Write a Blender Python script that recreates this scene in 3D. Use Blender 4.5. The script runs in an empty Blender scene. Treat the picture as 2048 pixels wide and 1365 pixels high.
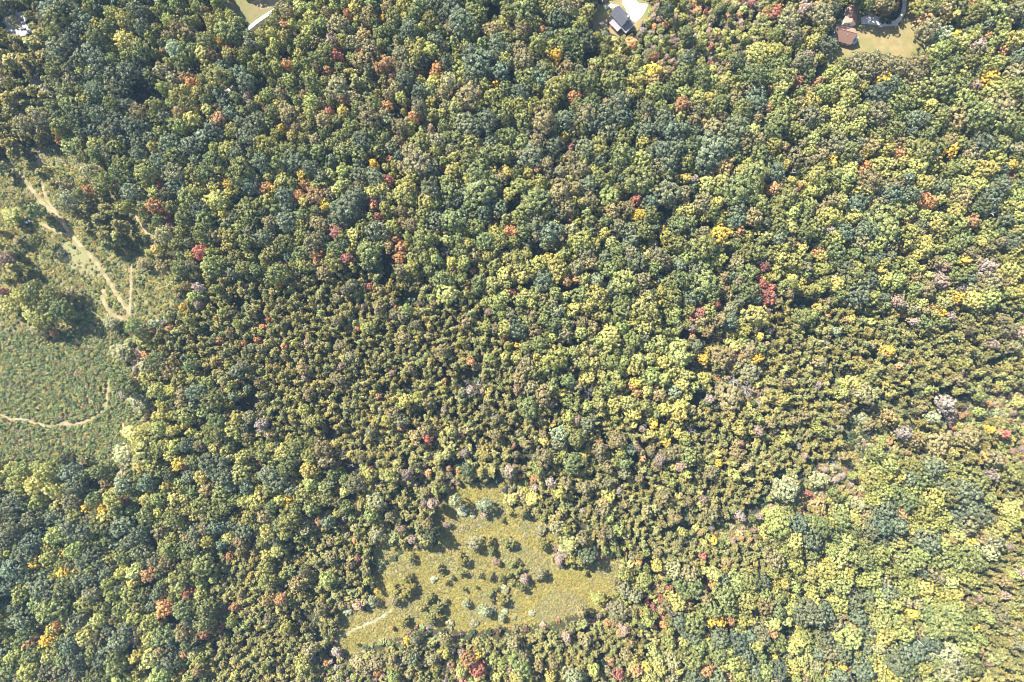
import bpy, math, random
import numpy as np
from mathutils import Vector
rng = random.Random(7)
nrng = np.random.default_rng(7)
scene = bpy.context.scene
col = scene.collection

# ---- camera: a drone 370 m up looking straight down, wide lens ----
CAMZ = 370.0
FPX = 2048 * 24 / 36            # focal length in photograph pixels
cam_data = bpy.data.cameras.new("camera")
cam_data.lens = 24; cam_data.sensor_width = 36
cam_data.clip_start = 1; cam_data.clip_end = 5000
cam = bpy.data.objects.new("camera", cam_data)
cam.location = (0, 0, CAMZ)
col.objects.link(cam)
scene.camera = cam

# ---- daylight: low clear sky and one warm sun from the upper left ----
SUN_EL, SUN_AZ = math.radians(45), math.atan2(-0.74, 0.67)
sd = Vector((math.sin(SUN_AZ) * math.cos(SUN_EL), math.cos(SUN_AZ) * math.cos(SUN_EL), math.sin(SUN_EL)))
world = bpy.data.worlds.new("World"); scene.world = world
world.use_nodes = True
wn = world.node_tree
sky = wn.nodes.new("ShaderNodeTexSky"); sky.sky_type = 'NISHITA'; sky.sun_disc = False
sky.sun_elevation = SUN_EL; sky.sun_rotation = SUN_AZ
wn.links.new(sky.outputs[0], wn.nodes["Background"].inputs[0])
wn.nodes["Background"].inputs[1].default_value = 0.085
sun_data = bpy.data.lights.new("sun", 'SUN')
sun_data.energy = 5.0; sun_data.angle = math.radians(0.5); sun_data.color = (1.0, 0.93, 0.82)
sun = bpy.data.objects.new("sun", sun_data)
sun.rotation_euler = (-sd).to_track_quat('-Z', 'Y').to_euler()
sun.location = sd * 600
col.objects.link(sun)
scene.view_settings.view_transform = 'Standard'; scene.view_settings.look = 'None'
scene.view_settings.exposure = 1.6
scene.cycles.max_bounces = 5; scene.cycles.diffuse_bounces = 3; scene.cycles.transmission_bounces = 2
scene.cycles.filter_width = 1.0
# ---- what the photograph shows where: tree crowns read off it, "x y r code" per tile (x, y, r in tile units) ----
TILES = [
(0,0,4.0,"""120 330 70 p;250 350 90 p;320 300 80 p;80 480 80 p;200 480 80 p;340 440 70 p;380 640 60 p;60 780 90 p;160 760 80 p;260 720 70 p;90 890 80 p;260 890 70 p;350 760 60 p;400 700 60 p;180 990 70 n;330 960 80 n;230 120 50 p;110 180 45 n;200 30 60 p;300 60 60 p;20 60 60 d;
420 90 110 b;450 150 90 g;620 110 70 b;700 170 60 b;640 230 60 b;560 330 90 b;760 290 80 g;720 420 90 b;640 480 70 b;500 500 60 g;560 560 70 b;800 500 80 b;740 600 70 b;900 600 80 b;1020 570 80 b;760 720 80 b;900 720 70 n;580 650 70 n;740 780 60 g;560 840 90 g;640 920 90 d;900 830 70 g;800 920 80 b;950 980 90 b;1060 1010 80 b;880 1040 80 b;560 980 70 g;460 1000 60 g;
710 75 50 y;890 110 60 l;790 210 60 l;1000 320 80 y;860 210 60 g;420 265 50 l;1020 440 60 l;890 390 50 l;740 570 50 l;670 800 50 y;470 1040 50 Y;1300 700 55 l;1210 945 55 y;760 930 50 y;
1190 90 40 l;1290 40 50 g;1400 40 50 l;1350 160 50 l;1420 220 60 n;1500 180 50 g;1500 260 60 n;1600 220 50 x;1780 240 80 g;1880 270 60 g;1200 290 50 l;1350 300 50 n;1400 400 70 w;1540 400 60 g;1700 440 50 o;1820 430 50 y;1760 330 40 Y;1830 400 35 r;1740 620 100 g;1760 540 60 b;1900 590 70 b;1960 650 70 b;1480 620 50 o;1530 660 45 o;1450 540 50 g;1560 540 45 x;1620 640 50 g;1200 600 60 g;1300 560 60 n;1420 770 60 y;1570 740 50 y;1640 800 50 g;1500 830 70 g;1370 830 50 l;1660 890 60 y;1580 870 40 Y;1440 900 60 n;1540 950 60 y;1320 930 60 b;1800 830 60 b;1840 900 60 b;1950 900 60 g;1920 990 60 b;1420 1010 70 l;1280 1060 60 g;1700 1040 80 b;1860 1040 60 g;1980 780 50 k;2000 340 60 n;1960 430 50 g;2000 290 50 g;
1130 740 110 x;1250 520 60 x"""),
(512,0,4.0,"""240 90 60 n;150 170 60 g;290 190 40 l;440 140 60 l;470 210 50 l;540 190 60 l;420 270 60 l;350 350 50 l;310 270 45 x;230 430 40 x;110 480 35 x;560 410 80 g;650 200 80 n;790 80 60 y;740 110 40 o;810 150 40 y;900 120 70 n;1020 140 35 Y;1100 120 70 g;1050 60 60 n;930 40 60 g;1180 50 70 l;1300 50 80 g;1420 30 70 b;1570 50 80 b;1740 60 90 g;1640 170 110 b;1720 250 80 g;1560 230 70 n;1780 120 70 g;1900 230 70 n;1980 190 60 l;2000 300 70 g;1270 120 60 g;1390 170 70 g;1460 240 60 g;1330 230 50 l;750 250 50 b;980 250 50 l;920 240 25 r;860 280 60 n;700 310 60 l;770 340 70 n;665 365 40 o;650 450 50 r;600 330 60 k;910 380 70 n;1000 350 40 y;830 430 50 o;840 490 70 n;1230 350 45 y;1280 430 70 y;1400 400 60 l;1130 330 70 p;1160 440 70 n;980 550 55 o;1050 500 60 o;1100 540 35 l;1190 550 70 n;1260 510 50 l;1350 490 60 d;1190 630 80 b;1020 640 60 p;880 630 70 p;740 590 60 p;800 640 80 p;900 560 50 b;580 560 40 o;640 700 90 w;1120 700 55 n;1530 500 80 d;1640 560 75 l;1550 650 80 w;1780 500 110 b;1720 430 80 b;1690 350 50 y;1580 330 60 g;1800 350 60 g;1920 350 70 b;1440 310 60 b;1430 650 60 l;1320 650 45 y;1400 720 70 g;1500 740 70 n;1700 760 110 n;1600 860 70 y;1520 840 50 n;1300 850 70 n;1410 920 60 g;1160 780 50 l;1270 930 50 o;1290 960 35 k;1190 850 25 r;1400 1030 40 k;1040 850 45 o;1020 920 60 n;700 900 55 y;580 900 45 r;700 800 50 o;780 770 60 n;930 830 70 g;900 930 90 n;600 810 45 l;440 820 70 l;440 910 60 l;540 960 70 n;200 1030 40 Y;100 980 60 g;250 900 80 n;440 660 70 g;260 640 50 l;1820 680 60 l;1920 670 35 Y;1890 770 70 l;1960 900 80 g;2010 970 50 y;1850 960 90 b;1680 980 90 b;1740 1040 90 b;1150 1010 70 n;1070 1040 30 Y;920 1040 80 g;750 1010 60 g;1040 960 60 b;2000 830 50 l;1990 480 60 l;1960 560 90 b;2000 700 60 g;
1120 900 50 x;1860 600 50 x;1890 60 60 x;40 650 60 x"""),
(1024,0,4.0,"""100 70 110 g;60 170 50 y;90 230 70 n;190 190 60 g;310 60 80 g;300 150 45 o;420 60 80 n;380 140 90 d;250 250 40 o;300 290 60 d;440 300 90 g;200 350 80 g;320 360 45 y;400 390 50 y;350 440 50 Y;520 400 70 g;580 300 90 d;560 190 60 l;600 90 60 y;640 50 50 n;500 220 50 l;40 300 60 g;60 400 70 n;90 490 90 n;260 560 80 g;240 620 90 b;380 590 60 a;440 540 60 n;670 500 50 y;640 560 60 n;800 500 80 g;830 640 90 g;760 670 50 l;600 650 90 g;480 650 70 g;620 740 50 y;490 780 55 o;340 700 90 g;160 840 70 l;70 740 80 b;390 790 50 l;290 830 80 g;520 840 60 g;640 820 80 g;750 830 50 n;870 820 90 b;1000 820 25 y;940 750 50 y;1020 730 40 y;1130 560 65 Y;1210 590 60 n;1130 640 60 n;960 340 70 o;1090 430 45 n;1140 440 40 o;950 560 60 g;1010 640 60 y;950 640 50 y;1130 130 45 k;1230 200 45 o;1050 240 45 k;1290 490 50 k;1400 470 70 b;1370 580 80 g;1520 600 80 g;1280 650 40 y;1380 740 60 l;1360 830 65 o;1320 860 35 k;1590 640 60 l;1700 650 60 y;1680 720 60 g;1590 780 60 y;1660 830 80 g;1490 790 60 g;1480 870 70 n;1250 730 70 g;1140 730 80 l;1190 860 70 g;1080 870 80 b;740 920 90 b;600 920 90 n;560 1000 80 g;640 980 80 b;880 940 80 b;1000 940 70 g;1070 960 60 n;1070 1030 80 b;1210 950 80 b;1340 930 55 y;1190 1020 60 b;420 950 80 b;260 960 100 n;330 1030 70 g;200 1000 60 n;90 950 90 g;60 830 70 g;440 1080 40 l;500 1040 60 n;760 1060 80 b;1270 1040 80 b;1380 1030 60 b;1540 990 40 o;1620 1030 90 n;1800 1020 90 b;1920 1050 60 y;1960 950 60 n;1880 940 60 b;1770 950 50 l;1840 870 80 g;1960 800 90 b;1990 670 50 y;1950 590 90 g;1970 420 90 l;1810 480 60 d;1900 520 40 n;1700 500 30 k;1590 380 30 r;1440 380 25 r;1550 90 25 r;1740 120 50 o;1820 120 40 o;1860 300 40 l;1590 470 40 k;1400 260 60 g;1240 80 60 d;1580 240 40 k;1870 30 40 k;1920 20 40 r;1800 700 60 g;
650 450 60 x;1050 390 30 x"""),
(1536,0,4.0,"""60 100 55 r;90 60 30 o;30 60 40 y;170 150 80 n;300 60 60 k;430 110 80 n;200 280 80 n;80 260 60 l;430 240 60 l;360 330 60 y;250 380 50 l;150 420 50 y;60 400 60 l;330 440 50 k;270 490 80 n;120 500 60 g;210 540 40 k;150 610 80 g;40 620 70 g;220 660 55 r;110 700 70 y;90 760 60 g;240 740 60 g;50 820 60 l;350 820 70 y;330 930 100 n;440 900 60 y;90 960 90 g;80 900 50 y;180 940 50 l;60 1020 90 g;560 930 80 y;580 850 60 l;650 780 80 l;720 1010 70 y;640 640 75 y;760 690 50 y;590 700 30 r;400 660 40 o;510 720 60 l;420 740 70 l;520 580 60 l;700 500 70 n;840 470 70 n;800 560 80 n;960 510 70 n;900 560 70 n;1060 540 80 n;1200 510 80 n;1180 590 70 n;1370 540 70 g;920 650 65 Y;990 660 60 b;900 740 90 b;1060 720 70 g;1210 700 80 y;1400 650 110 g;1530 610 70 l;1540 690 80 g;1020 820 90 g;870 900 90 n;1130 810 70 g;1300 840 55 y;1160 950 80 b;1010 1030 80 g;920 1010 40 o;1430 790 60 l;1560 790 90 l;1500 950 90 n;1510 1010 45 Y;1660 1030 50 y;1700 900 110 g;1850 850 110 n;1900 960 110 g;1980 700 80 l;1820 720 90 l;1780 610 70 Y;1660 690 50 k;1770 680 50 a;1800 520 80 l;1880 490 40 y;1890 400 50 o;1790 350 60 l;1680 370 70 k;1560 340 70 y;1640 300 60 l;1510 270 35 Y;1400 280 70 w;1380 400 80 l;1620 470 80 g;1740 440 60 g;1960 600 60 n;1990 560 60 n;1650 250 60 g;1290 40 80 g;1400 70 70 n;1480 130 80 p;1530 50 70 g;1660 90 90 g;1720 80 70 g;1610 30 50 o;1800 80 110 g;1990 80 70 n;1260 140 60 o;1300 220 75 n;800 20 50 g;870 40 50 n;970 55 45 n;930 95 28 o;1020 40 32 o;940 0 50 g;1850 300 60 l;540 60 60 d;480 180 60 n;400 60 60 n;
780 760 50 x;560 200 60 x"""),
(0,273,4.0,"""60 60 70 p;110 130 70 p;-60 230 70 p;200 0 50 p;310 20 45 p;330 290 65 p;380 260 45 p;480 20 40 o;550 40 70 l;640 60 60 g;520 390 60 n;540 500 75 w;640 450 55 g;700 280 60 n;830 320 40 l;665 370 40 y;720 430 55 o;800 390 70 g;190 540 55 g;265 590 65 g;100 640 65 l;50 620 45 l;280 830 55 g;30 760 70 p;-40 850 70 p;30 980 60 k;100 1040 70 p;
600 600 60 p;700 580 60 p;830 570 60 p;780 660 70 p;900 620 60 p;940 700 70 p;840 730 60 p;700 750 70 p;830 800 70 p;940 800 70 p;850 860 60 p;1150 810 30 p;980 560 55 l;500 540 50 g;
760 60 60 y;860 170 50 n;760 130 60 g;930 70 70 g;1070 90 30 o;1120 40 70 b;1110 150 70 b;1240 90 55 y;980 220 80 g;930 290 70 g;1020 320 60 g;1060 350 40 b;1160 290 90 g;1280 200 80 b;1390 170 80 g;1350 60 80 b;1500 80 90 b;1290 300 60 y;1290 400 42 r;1220 340 50 n;1400 400 70 b;1340 460 70 b;1500 220 45 l;1540 310 80 g;1640 300 70 g;1640 140 35 k;1700 200 80 g;1720 90 50 l;1830 100 80 l;1920 270 100 g;1900 150 70 b;2000 390 70 b;1830 380 50 Y;1710 400 60 y;1580 420 70 y;1730 510 80 y;1500 490 80 g;1620 510 40 l;1540 560 45 o;1840 450 50 y;1970 570 80 g;1990 640 80 g;1150 500 50 y;1150 570 60 g;1240 560 65 o;1210 600 40 o;1310 600 35 r;1340 660 40 r;1390 625 28 r;1350 720 45 k;1270 670 50 g;1370 560 60 g;1470 650 80 g;1600 600 80 b;1640 660 80 g;1790 620 45 l;1810 700 60 b;1310 780 70 w;1420 850 70 g;1450 760 60 g;1530 800 25 o;1620 760 80 g;1820 790 70 y;1630 840 50 y;1830 860 60 y;1600 920 55 r;1520 950 50 y;1680 1030 80 l;1890 970 70 g;1930 720 60 l;2000 760 60 b;1960 840 60 g;2000 950 50 l;1370 880 30 y;1250 910 45 y;1280 960 60 p;1200 930 50 p;1300 1040 60 n;1140 1010 50 n"""),
(512,273,4.0,"""130 100 80 g;60 60 80 l;250 120 70 g;300 200 90 b;180 200 70 g;40 200 70 b;580 130 25 o;480 30 60 n;700 110 80 g;740 60 50 y;840 30 90 b;820 130 80 g;960 110 60 y;880 80 40 n;1080 80 60 b;1130 40 50 n;1190 55 28 o;1300 50 80 g;1250 120 80 n;1140 150 50 b;1055 155 20 r;1290 210 120 n;1390 260 80 b;1450 30 70 n;1560 100 50 n;1590 150 55 y;1500 190 50 l;1570 280 65 y;1490 265 25 r;1720 50 80 g;1780 50 50 n;1880 60 70 b;1830 160 90 g;1950 130 80 g;2020 150 60 g;1700 170 80 g;940 225 40 Y;1035 245 35 y;1120 225 40 y;1170 260 40 n;1060 350 45 r;1260 300 65 y;1340 370 35 Y;820 310 80 b;950 330 75 b;700 270 60 l;510 320 60 b;590 240 40 b;430 250 70 b;600 310 60 l;380 300 60 Y;110 320 50 y;210 340 60 y;300 380 50 l;390 390 40 o;480 400 55 l;80 400 50 o;560 380 40 l;700 380 60 y;640 430 55 y;760 430 45 o;830 400 50 n;1010 410 60 y;930 440 60 l;230 480 80 b;60 440 50 o;130 430 50 Y;90 510 60 l;340 470 50 o;480 470 70 o;580 470 60 n;390 520 60 y;560 540 50 Y;800 480 80 b;720 560 110 b;680 630 90 b;780 610 70 b;945 510 50 r;935 560 40 o;860 540 50 a;1030 560 50 l;1100 590 40 y;1180 460 80 y;1080 480 50 y;1250 500 60 l;1220 390 70 y;1390 420 80 b;1380 520 70 y;1440 540 60 l;1560 430 90 g;1520 360 60 l;1780 300 100 g;1800 430 140 g;1960 330 60 n;2010 280 50 y;2020 460 50 y;1860 520 60 b;1950 560 70 b;1820 610 70 b;1720 530 70 g;1920 630 35 r;1990 650 50 y;1570 660 90 g;1440 670 70 b;1340 620 70 g;1250 610 60 g;1170 590 50 n;1040 630 40 l;980 640 40 r;1010 680 30 o;920 640 50 g;1090 720 60 l;1180 680 50 n;1240 710 60 n;1330 720 60 g;960 750 90 b;850 730 70 g;640 770 60 r;690 800 50 l;780 790 60 y;240 580 60 b;150 590 60 g;240 680 90 b;60 600 50 d;370 630 60 g;360 710 60 l;500 700 70 n;480 590 50 g;120 690 60 n;60 810 80 b;220 850 80 g;370 790 60 l;460 850 90 n;350 930 70 g;330 850 50 l;540 820 50 b;620 900 70 g;660 920 50 n;730 980 60 r;810 860 25 o;760 920 50 l;900 940 100 g;880 870 60 g;1000 850 60 g;1060 830 40 o;1120 820 40 o;1060 880 45 n;1160 890 55 o;1210 860 30 y;1150 970 50 o;1210 800 45 l;1340 810 80 g;1530 820 55 y;1470 760 40 n;1680 780 40 l;1760 720 70 g;1900 770 60 l;1950 830 70 l;2020 760 50 o;1840 830 80 g;1700 850 50 y;1640 900 70 g;1850 960 50 l;1750 950 50 n;1440 980 55 l;1310 890 70 g;1350 970 70 g;1250 960 60 g;1660 1000 60 l;1560 1010 50 l;1520 920 55 a;1745 1080 25 r;250 1030 30 r;80 980 60 g;900 1010 60 d;930 1050 25 k;2010 960 50 y;2030 1050 40 y;
1030 990 60 x"""),
(1024,273,4.0,"""60 50 70 g;200 40 70 n;340 60 80 b;410 10 40 Y;465 85 35 r;590 90 80 b;700 90 80 y;660 30 40 y;890 20 80 g;1060 40 60 l;1040 190 80 l;880 150 90 g;800 150 70 g;940 130 60 b;1140 40 50 n;1200 110 90 b;1310 100 80 b;1440 80 80 g;1500 30 35 Y;1600 100 130 b;1760 60 70 b;1860 60 70 n;1960 30 70 n;1970 130 80 g;1250 220 90 b;1400 200 70 g;1140 250 70 n;1550 220 80 b;1700 240 80 n;1880 210 50 l;1950 290 100 g;150 150 100 b;40 160 60 n;90 120 40 y;470 170 70 n;280 220 60 n;130 290 45 y;40 280 50 g;300 290 50 n;540 260 80 n;650 250 50 l;580 190 50 l;710 180 60 b;850 240 70 g;950 250 50 y;460 340 40 y;510 340 30 y;380 290 60 n;380 440 90 n;220 370 70 g;60 390 70 l;140 390 50 y;510 410 60 n;600 390 80 b;700 330 70 g;800 320 60 g;1020 340 120 g;760 380 50 l;780 480 80 l;840 420 60 g;940 400 55 y;630 510 70 n;1000 500 45 r;1055 475 25 y;1240 450 120 b;1090 440 60 g;1390 430 40 n;1160 350 30 k;1240 310 50 l;1390 330 45 y;1460 340 40 k;1560 380 70 y;1590 300 40 n;1690 350 60 y;1780 340 30 r;1820 430 120 g;1960 400 70 l;1640 450 50 l;1550 490 60 n;1640 530 60 y;1500 560 60 n;1740 480 60 l;1990 540 80 g;1800 580 80 b;1600 590 70 g;1410 590 60 y;1480 600 40 y;1340 600 50 y;1550 640 40 y;1690 620 40 y;1810 660 70 b;1920 640 80 n;560 520 50 y;500 510 50 l;220 500 110 g;200 440 45 l;130 570 100 g;50 640 60 l;440 560 70 n;350 590 50 b;345 685 40 y;200 700 80 b;300 770 90 b;190 800 50 n;300 840 70 g;480 740 60 n;520 690 40 l;600 680 60 g;700 590 40 l;810 580 80 n;930 580 50 n;1020 630 50 Y;1110 620 70 g;670 665 25 k;760 670 60 g;840 710 65 n;740 770 45 y;850 790 30 k;920 750 70 b;960 830 60 b;1050 740 80 g;1205 740 35 Y;1125 800 35 y;1250 680 60 a;1340 700 80 g;1370 760 35 o;1310 800 25 k;1230 840 35 Y;1330 860 80 g;1430 680 60 g;1450 770 60 b;1540 760 50 n;1670 780 75 Y;1810 760 50 o;1880 800 50 l;1790 850 60 g;20 770 40 o;40 970 70 g;110 950 60 g;560 840 90 l;660 860 60 y;480 830 50 y;600 920 80 n;740 960 60 b;410 950 60 l;300 960 35 y;200 1030 80 l;360 1040 80 y;520 1040 60 n;640 1010 60 n;60 1050 60 y;860 1000 60 g;840 910 60 g;950 930 60 n;990 1000 90 b;1080 940 50 y;1090 1055 30 y;1180 960 80 n;1150 1040 70 g;1250 1010 60 n;1340 1020 60 b;1400 960 70 l;1540 880 100 g;1600 930 70 g;1660 990 60 l;1550 1030 70 g;1430 880 60 g;1860 930 80 g;1800 1000 60 n;1950 930 70 g;2020 1040 45 r;2020 800 60 y;
200 910 60 x;250 980 40 x;1240 590 50 x;1720 1000 40 x;1600 700 50 x"""),
(1536,273,4.0,"""50 60 70 l;120 90 60 n;210 170 70 n;340 110 55 y;280 60 50 n;560 60 90 n;640 120 80 g;430 140 60 n;350 190 60 n;60 280 70 b;180 360 45 y;320 380 40 y;230 425 38 r;50 410 55 o;400 310 80 g;430 400 60 l;440 230 50 l;510 225 45 y;540 300 60 g;510 180 40 Y;540 380 45 g;660 260 60 y;720 290 40 o;820 80 70 n;790 120 50 Y;870 50 50 y;950 110 60 l;1140 50 60 y;1240 120 100 g;1290 150 80 b;1080 200 60 y;1200 230 90 l;1300 250 60 l;870 220 60 y;1460 100 60 Y;1440 40 60 n;1400 60 60 g;1730 50 90 b;1850 60 80 g;1640 150 80 n;1760 140 60 l;1880 100 60 b;1990 90 60 n;1840 190 60 l;1940 230 50 Y;1950 320 35 o;1750 260 80 y;1680 300 60 y;1500 250 60 l;1600 230 60 l;1450 280 60 g;1250 370 70 y;1120 330 60 b;980 390 60 n;1050 380 40 o;820 350 90 n;640 330 70 l;800 430 65 y;720 430 40 y;600 410 50 l;1010 450 80 b;1160 460 70 b;1390 400 70 b;1480 440 50 y;1560 380 70 y;1280 510 70 o;1370 510 50 y;1810 420 50 Y;1870 390 80 b;1780 480 90 b;1560 490 80 n;1620 450 50 l;1990 480 70 l;1900 560 70 l;1990 560 60 y;160 480 90 g;230 540 70 g;340 540 50 l;60 640 80 g;200 610 60 l;90 720 70 g;100 810 60 b;380 720 80 g;300 770 70 g;270 680 60 g;500 640 80 l;690 640 60 y;600 700 22 y;500 750 45 k;700 740 35 k;620 770 70 b;540 820 70 l;720 540 80 b;580 520 60 y;520 510 60 n;860 530 60 n;1010 560 50 y;920 690 150 g;800 740 80 b;980 770 80 g;780 660 70 g;1000 640 70 g;1090 650 35 y;1140 670 40 r;1080 690 35 o;1220 690 60 b;1250 630 50 l;1130 760 70 l;1360 650 55 y;1370 720 70 y;1510 600 60 y;1630 680 60 o;1540 690 60 l;1750 710 70 l;1760 800 70 l;1900 660 60 b;1990 750 50 y;270 900 55 y;230 860 30 o;90 970 55 y;430 960 45 y;400 920 40 o;560 930 80 g;660 870 30 o;760 840 70 n;880 850 80 l;970 860 70 n;1100 850 50 y;1180 820 50 l;1260 830 50 y;1260 900 60 y;1380 890 50 l;1480 880 60 g;1550 830 60 g;1700 850 50 y;1770 900 45 n;1970 910 55 y;1940 840 70 b;1110 935 20 r;1200 950 40 y;1040 990 40 l;930 1010 50 y;1140 1040 70 l;670 990 30 o;700 1050 70 l;620 1030 70 b;1460 990 60 l;1580 990 40 Y;1340 1010 50 n;1750 1050 80 k;1930 1060 60 y;1420 1040 50 k;430 1060 60 l;900 1070 40 y;60 1060 50 y;300 1050 60 n;
1440 190 60 x;1540 120 50 x;130 300 50 x;400 500 40 x"""),
(0,546,4.0,"""60 40 70 p;150 20 60 p;20 150 35 r;250 140 80 g;160 180 60 l;60 260 70 l;220 250 60 y;400 170 80 g;420 240 45 o;360 280 60 g;480 290 80 g;540 340 55 l;240 340 60 l;330 400 70 g;430 340 60 g;560 170 60 n;880 400 55 w;1060 430 70 g;1220 410 40 w;1050 480 30 o;1140 520 80 l;1160 560 30 y;430 480 35 o;300 450 60 n;
960 640 80 w;1100 640 50 k;1250 700 90 g;1150 740 60 n;1000 900 80 g;920 860 60 g;1260 745 30 Y;1050 860 25 o;1150 920 60 l;1240 950 60 y;980 970 45 k;1100 1030 80 w;
1420 140 60 p;1370 110 50 p;1535 95 30 o;1460 275 38 Y;1550 20 40 y;1680 60 60 p;1780 60 60 p;1720 130 45 l;1360 450 30 o;1310 400 30 k;1750 540 30 o;1950 560 30 o;2010 600 35 w;1520 740 60 g;1550 850 60 l;1650 880 60 l;1570 950 80 b;1720 700 60 p;1890 790 60 b;1850 900 40 l;1840 935 40 y;1930 970 35 y;1800 1015 35 y;1830 1060 35 Y;1380 940 60 l;1470 960 60 n;1460 1040 60 n;1690 1030 90 g;1690 960 60 g;1780 860 50 w;1300 1050 50 l;1780 950 40 k;1550 1060 60 b;1960 1020 70 x;1900 230 60 x;1430 210 40 x"""),
(512,546,4.0,"""170 100 35 Y;310 85 30 o;235 150 22 y;50 55 35 l;905 110 32 r;1015 170 30 a;885 180 25 l;1700 85 35 r;1890 90 65 y;1920 240 80 l;1990 180 50 l;1680 160 45 y;2035 160 35 r;1870 310 40 k;1120 270 25 o;50 440 30 o;105 375 25 r;1990 510 32 r;2020 580 40 l;1990 665 40 y;1720 710 40 o;1440 660 25 k;680 750 35 k;250 830 18 r;55 910 25 Y;120 890 25 y;80 840 30 l;1055 830 25 y;1510 860 22 o;1190 1030 58 y;1290 1010 60 l;1360 1040 50 n;1720 945 45 k;1650 960 40 w;930 960 30 y;980 980 30 o;230 590 35 o;820 440 25 o;1640 55 60 g;1790 60 60 g;10 540 30 o;1310 70 30 n;570 950 25 o;1810 950 30 k;1820 650 25 k;
1700 860 100 x;1210 930 50 x;20 360 50 x;1190 220 50 x;1290 230 40 x;510 60 30 x;660 990 45 x;1000 790 35 x"""),
(1024,546,4.0,"""80 30 60 y;350 40 60 y;440 70 40 o;515 55 35 o;10 165 30 r;110 155 35 y;420 190 45 y;680 60 60 w;680 180 90 y;620 250 60 y;730 250 60 l;740 340 50 y;670 330 40 y;510 280 60 y;330 160 60 l;160 240 60 l;130 240 35 y;180 160 60 g;280 280 70 g;360 300 60 w;320 240 50 n;900 70 100 g;830 110 80 b;890 200 70 g;880 290 80 g;1050 60 70 n;1130 85 35 y;1030 160 55 n;1190 150 60 l;1080 270 100 y;1160 240 40 Y;1140 310 60 g;1270 80 70 g;1310 310 60 l;1360 50 80 g;1550 80 110 g;1440 190 80 b;1600 180 70 l;1730 180 45 n;1630 250 50 r;1500 320 50 r;1440 370 35 r;1900 130 80 g;1820 60 60 n;2000 80 50 r;2010 170 50 r;2030 230 40 r;1750 290 60 n;1660 370 60 n;1520 370 60 n;1340 440 40 w;1440 440 40 k;1570 460 50 n;1310 480 40 l;1450 510 30 o;1665 525 28 o;1710 500 30 k;1830 400 45 y;1960 340 90 y;1900 420 30 k;1760 490 50 y;1985 510 35 Y;1640 590 45 y;1860 540 40 l;1780 580 60 y;1150 370 60 y;1070 430 60 y;1010 450 50 y;960 400 60 l;880 420 60 l;790 500 80 y;690 550 50 l;770 600 60 y;880 550 25 r;960 540 70 l;1060 520 50 b;1190 560 70 y;1090 590 50 y;1370 580 50 y;940 620 60 g;490 400 28 k;560 390 50 n;560 480 60 l;650 440 50 n;420 490 60 n;330 520 50 l;390 540 35 k;420 410 60 g;330 410 60 g;250 370 50 l;100 400 80 g;40 450 70 b;40 580 30 Y;110 580 60 g;220 560 70 g;250 620 60 g;200 660 40 y;330 690 100 l;290 760 80 g;40 680 50 y;110 740 70 n;570 600 50 y;560 720 60 y;640 720 60 y;500 730 28 k;490 640 50 y;410 730 40 y;780 710 70 l;850 760 50 l;730 830 45 y;830 820 60 y;610 840 60 y;990 760 70 y;1000 690 60 y;1100 690 50 y;1330 650 90 y;1210 720 60 y;1360 710 60 y;1540 680 45 Y;1960 680 50 Y;1900 780 90 n;1680 680 90 n;1530 850 60 l;1380 820 55 y;1210 850 60 l;1110 830 70 l;1430 820 40 y;1000 880 45 Y;950 910 35 o;1000 960 40 o;860 980 35 o;1080 940 55 y;1180 960 60 n;1360 900 60 y;1450 910 50 l;1300 950 60 w;1780 870 60 a;1890 930 70 a;1960 890 40 y;1740 1000 110 n;1580 940 30 y;1590 1010 40 k;1650 920 40 k;620 970 60 a;700 960 50 l;530 910 60 n;400 960 40 y;450 860 60 g;440 1020 50 l;700 1040 60 y;830 1040 70 y;940 1040 70 y;1060 1060 50 y;1360 1060 60 y;1240 1010 40 y;600 1070 50 l;40 960 30 o;150 920 60 n;240 850 35 y;250 970 80 n;40 930 40 k;60 850 60 n;330 1050 40 k;320 910 60 g;1100 1020 40 a;2040 570 30 k;
1490 760 70 x;1350 520 60 x;460 170 60 x;670 420 50 x;1550 540 50 x;1480 1000 60 x"""),
(1536,546,4.0,"""60 30 40 y;200 50 40 y;270 70 35 y;180 90 50 l;300 20 40 l;20 180 50 r;20 120 40 r;10 230 40 r;530 50 40 k;550 90 60 y;680 40 90 g;820 60 70 b;1030 50 70 l;980 110 50 l;1160 30 60 n;1290 20 40 y;1390 70 60 k;1370 20 40 k;1690 30 40 y;1800 60 80 n;1960 20 60 y;1540 120 40 k;1620 120 50 w;1440 160 45 y;1500 190 45 Y;1420 240 60 y;1230 240 45 y;1390 320 40 Y;1320 330 40 y;1050 230 55 k;1090 340 20 Y;930 260 40 y;410 290 40 y;615 370 25 o;665 370 35 y;480 350 25 o;500 140 25 k;640 240 30 k;1180 390 40 k;1565 400 20 r;1470 350 45 k;2010 480 60 k;1920 450 60 n;2020 530 40 y;2010 260 40 g;680 460 45 l;550 470 40 w;260 480 25 y;970 620 45 Y;940 655 30 k;720 680 30 o;470 560 30 a;1060 745 30 o;1125 715 25 k;1800 570 45 k;700 880 60 y;790 970 80 w;600 960 50 l;820 810 50 y;130 1010 45 y;1550 800 30 k;1500 740 25 o;1700 980 40 g;1430 1050 70 k;2010 1040 50 y;730 730 50 l;150 830 35 a;20 470 30 k;
250 250 70 x;330 220 60 x;330 470 45 x;660 800 60 x;760 690 40 x;1420 960 60 x;1490 900 40 x;1110 390 30 x;620 480 30 x;850 640 40 x;580 820 50 x;1800 720 40 x;1900 700 40 x;1700 870 40 x;1380 1000 45 x"""),
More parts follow.
